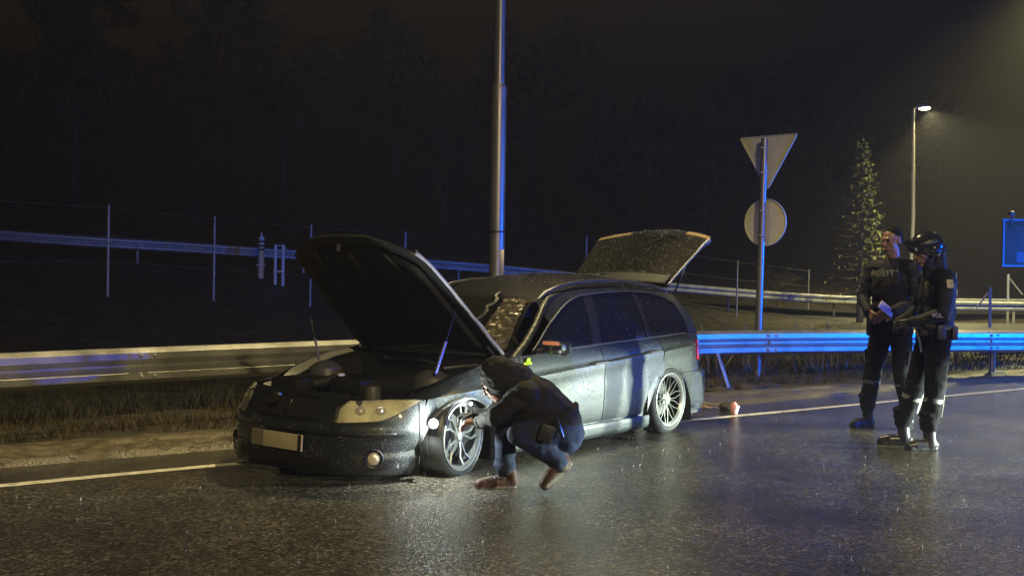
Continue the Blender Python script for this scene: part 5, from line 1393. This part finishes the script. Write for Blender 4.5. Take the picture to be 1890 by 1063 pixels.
# notepad in hands: own thing
npos = offL.matrix_basis @ V(.37, .0, 1.14) if False else Vector((3.53, 10.55, 0)) + Matrix.Rotation(la, 3, 'Z') @ V(.40, -.01, 1.135)
pad = thing('notepad', 'white notepad with red cover edge held by the bareheaded officer', 'notepad', at(1636, 570, npos.y), 0)
pr = Matrix.Rotation(R(38), 3, 'Y') @ Matrix.Rotation(R(62), 3, 'X')
MB().box((0, 0, 0), (.150, .085, .006), pr, bev=.002).build('paper_sheet', paper, pad)
MB().box(pr @ V(0, .002, -.007), (.158, .095, .007), pr, bev=.002).build('cover', mat('red_cover', (.25, .03, .03), .5), pad)

# helmeted officer nearer the camera, facing left
ra_ = R(184)
specR = dict(hipL=V(0, .09, .88), hipR=V(0, -.09, .88), kneeL=V(.03, .10, .47), kneeR=V(.10, -.12, .47), ankL=V(.07, .10, .10), ankR=V(.17, -.18, .10), toeL=V(1, .05, 0), toeR=V(1, -.2, 0),
             chest=V(-.02, 0, 1.25), neck=V(.03, 0, 1.46), shL=V(-.02, .19, 1.385), shR=V(-.02, -.19, 1.385), elL=V(.03, .25, 1.11), elR=V(.04, -.25, 1.11), wrL=V(.24, .13, 1.04), wrR=V(.24, -.12, 1.03),
             head=V(.085, 0, 1.62), look=V(.93, .16, -.30))
offR, f, l, u, rot = officer('helmeted officer in dark uniform seen from the side, nearer the camera', (3.475, 9.36, 0), ra_, None, specR, helmet=True)
hcR = specR['head'] + u * .03 - f * .02
Gd = []; mbh = MB()
for i in range(17):
    row = []
    for k in range(33):
        ph = 2 * math.pi * k / 32; front = max(0, math.cos(ph)); thm = R(88) + R(46) * (1 - front) ** 1.2; th = thm * i / 16
        v = f * math.sin(th) * math.cos(ph) * .145 + l * math.sin(th) * math.sin(ph) * .120 + u * math.cos(th) * .128
        row.append(hcR + v)
    Gd.append(row)
mbh.grid(Gd); mbh.grid([[hcR + (Vector(p) - hcR) * .93 for p in r] for r in Gd]); mbh.grid([Gd[-1], [hcR + (Vector(p) - hcR) * .93 for p in Gd[-1]]])
ho = mbh.build('helmet', helm, offR)
vz = [[hcR + (f * math.cos(a) * .150 + l * math.sin(a) * .126) * (1 + .05 * j) + u * (.030 + j * -.012 + .055 * (1 - j)) for j in (0, 1)] for a in [R(-62 + 124 * k / 16) for k in range(17)]]
m_ = MB(); m_.grid(vz); m_.grid([[p - u * .006 for p in r] for r in vz]); m_.build('helmet_peak', helm, ho)
MB().tube([hcR + (f * math.cos(a) * .150 + l * math.sin(a) * .126) + u * .045 for a in [R(-100 + 200 * k / 24) for k in range(25)]], .013, 6, flat=1.4).build('goggle_strap', plastic, ho)
gg = MB(); gg.ell(hcR + f * .135 + u * .070, (.035, .085, .034), rot, 16, 8); gg.build('goggles', glass_tint, ho)
for k_ in (1, -1):
    MB().ell(hcR + l * .118 * k_ - u * .035 - f * .005, (.045, .020, .055), rot, 14, 8).build('ear_cup', helm, ho)
    MB().tube([hcR + l * .10 * k_ - u * .06, specR['head'] + l * .06 * k_ - u * .10 + f * .03, specR['head'] - u * .115 + f * .05], .006, 5).build('chin_strap', black_g, ho)
sculpt('neck_guard', [('c', hcR - f * .085 - u * .05 + l * .05, hcR - f * .085 - u * .05 - l * .05, .05, .05, 0), ('c', hcR - f * .08 - u * .06, specR['neck'] + V(-.06, 0, .0), .07, .07, 0)], [uni], offR, vox=.009, smooth=5, folds=.004, fold_tags=(0,))
# shoulder patch, back lettering, sleeve mark
MB().box(specR['shL'] + V(.015, .082, -.03), (.055, .008, .07), Matrix.Rotation(.25, 3, 'X'), bev=.003).build('shoulder_patch', mat('patch_gold', (.30, .27, .12), .5), offR)
rb = Matrix(((0, 0, -1), (-1, 0, 0), (0, 1, 0)))
text_on(offR, 'POLITI', specR['chest'] + V(-.146, 0, .03), rb, .085, refl, bend=2.0, spacing=1.1)
MB().box(specR['chest'] + V(-.118, .07, .16), (.006, .06, .07), bev=.002).build('back_patch', mat('patch_blue', (.3, .33, .4), .4), offR)
mkk = specR['elL'].lerp(specR['wrL'], .15) + V(0, .064, .0); o = text_on(offR, 'POLITI', mkk + V(0.02, 0, .0), Matrix.Rotation(R(90), 3, 'X') @ Matrix.Rotation(math.pi, 3, 'Y') @ Matrix.Identity(3), .045, refl_dim)
# pale shin strips standing in for the headlight-lit edges of the legs
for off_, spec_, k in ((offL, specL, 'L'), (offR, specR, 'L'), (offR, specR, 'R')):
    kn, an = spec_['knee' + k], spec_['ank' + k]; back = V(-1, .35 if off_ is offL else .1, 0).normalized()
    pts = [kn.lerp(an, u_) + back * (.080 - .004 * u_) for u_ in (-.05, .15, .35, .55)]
    MB().tube(pts, [.014, .020, .018, .012], 6, flat=.4).build('lit_shin_strip', refl, off_)
# radio cable and shiny buckles hanging between them
MB().tube([V(.16, .10, 1.10), V(.20, .12, .98), V(.17, .13, .88), V(.16, .14, .80)], .010, 6).build('key_lanyard', chrome, offR)

# ------------------------------------------------------------------ debris and water on the road
def deb(name, label, px, py, cat, build_, rz=0, group=None):
    Y = 1.4 * CAM_F / (py - 505.0); p = at(px, py, Y); t_ = thing(name, label, cat, (p.x, p.y, .004), rz, group); build_(t_); return t_
def splinter(L, wd, c, m, seed):
    rr = random.Random(seed); mb = MB(); pts = [Vector((-L / 2 + L * k / 6, .02 * math.sin(k * 1.1 + seed), .012 + .02 * rr.random())) for k in range(7)]
    mb.tube(pts, [wd * (.4 + .6 * rr.random()) for _ in pts], 5, flat=.45); return mb.build(c, m)
for i, (px, py, L, wd, rz, lb) in enumerate(((1300, 746, .34, .022, R(-40), 'longest pale broken trim strip lying behind the rear bumper'),
                                             (1290, 753, .26, .018, R(-30), 'pinkish trim splinter nearest the rear wheel'),
                                             (1312, 755, .20, .014, R(-48), 'short thin trim splinter at the right of the pile'))):
    o = splinter(L, wd, 'trim_splinter', pale_trim if i != 1 else pinkred, i); Y = 1.4 * CAM_F / (py - 505.0); p = at(px, py, Y); o.location = (p.x, p.y, .01); o.rotation_euler = (0, .05, rz)
    tag(o, lb, 'debris', 'broken trim pieces on the road')
def frag(t_):
    MB().lathe([(0, 0), (.035, 0), (.040, .05), (.032, .10), (.012, .12), (0, .12)], n=16).build('red_lens', pinkred, t_)
    MB().box((0.02, -.035, .05), (.035, .012, .085), Matrix.Rotation(.3, 3, 'Y'), bev=.004).build('white_shard', white_m, t_)
deb('lamp_fragment', 'small red and white lamp fragment standing on the road by the edge line', 1355, 762, 'debris', frag)
dk = MB(); dk.ell((0, 0, .035), (.10, .08, .05), None, 12, 8); o = dk.build('rubber_scrap', rubber); q_ = at(1343, 757, 11.75); o.location = (q_.x, q_.y, 0); tag(o, 'black rubber scrap beside the lamp fragment', 'debris')
p = at(1843, 684, 16.2); o = MB().tube([(-.11, 0, .02), (.11, .02, .03)], .014, 6).build('yellow_stick', mat('yellow_plastic', (.8, .62, .15), .4)); o.location = (p.x, p.y, tz(p.x, p.y) + .02); tag(o, 'short yellow stick on the ground below the right end of the rail', 'debris')
# clods of earth at the foot of the brace
for i, (px, py, s, lb) in enumerate(((1385, 722, .12, 'larger dark clod by the foot of the brace'), (1415, 716, .09, 'clod of earth in front of the sign post'), (1325, 726, .09, 'clod of earth left of the brace'))):
    Y = 1.4 * CAM_F / (py - 508.0); p = at(px, py, Y); mb = MB(); mb.ell((0, 0, 0), (s * 1.6, s, s * .6), None, 14, 9)
    mb.v = [tuple(Vector(v) * (1 + .35 * noise.noise(Vector(v) * 12 + Vector((i, 0, 0))))) for v in mb.v]; o = mb.build('earth_clod', soil); o.location = (p.x, p.y, .03); tag(o, lb, 'clod', 'clods of earth on the shoulder')

# rain splashes on the asphalt: tiny crowns
rr = random.Random(21); vs = []; fs = []
spl = MB()
for i in range(260):
    Y = rr.uniform(4.6, 15); X = rr.uniform(-.48, .48) * Y
    if edge_D(X, Y) > .9: continue
    h = rr.uniform(.004, .018) * (1.5 if rr.random() < .06 else .8); r0 = rr.uniform(.0008, .0020)
    spl.tube([(X, Y, .0), (X + rr.gauss(0, .003), Y, h)], [r0, r0 * .5], 4)
    if rr.random() < .5: spl.ell((X + rr.gauss(0, .006), Y, h + .006), (r0, r0, r0), None, 5, 4)
o = spl.build('rain_splashes', drop_m, weld=False); tag(o, 'tiny rain splashes on the wet asphalt', kind='stuff')

# ------------------------------------------------------------------ misty night air
hz_ = MB().box((8, 74, 20), (196, 240, 56)); o = hz_.build('haze', rubber, smooth=False); o.data.materials.clear()
hm = bpy.data.materials.new('mist'); hm.use_nodes = True; t = hm.node_tree; t.nodes.clear(); ov = t.nodes.new('ShaderNodeOutputMaterial'); pv = t.nodes.new('ShaderNodeVolumePrincipled')
pv.inputs['Color'].default_value = (.9, .9, .9, 1); pv.inputs['Density'].default_value = .0011; pv.inputs['Anisotropy'].default_value = .35
t.links.new(pv.outputs[0], ov.inputs['Volume']); o.data.materials.append(hm); tag(o, 'thin rain mist in the night air', kind='stuff')
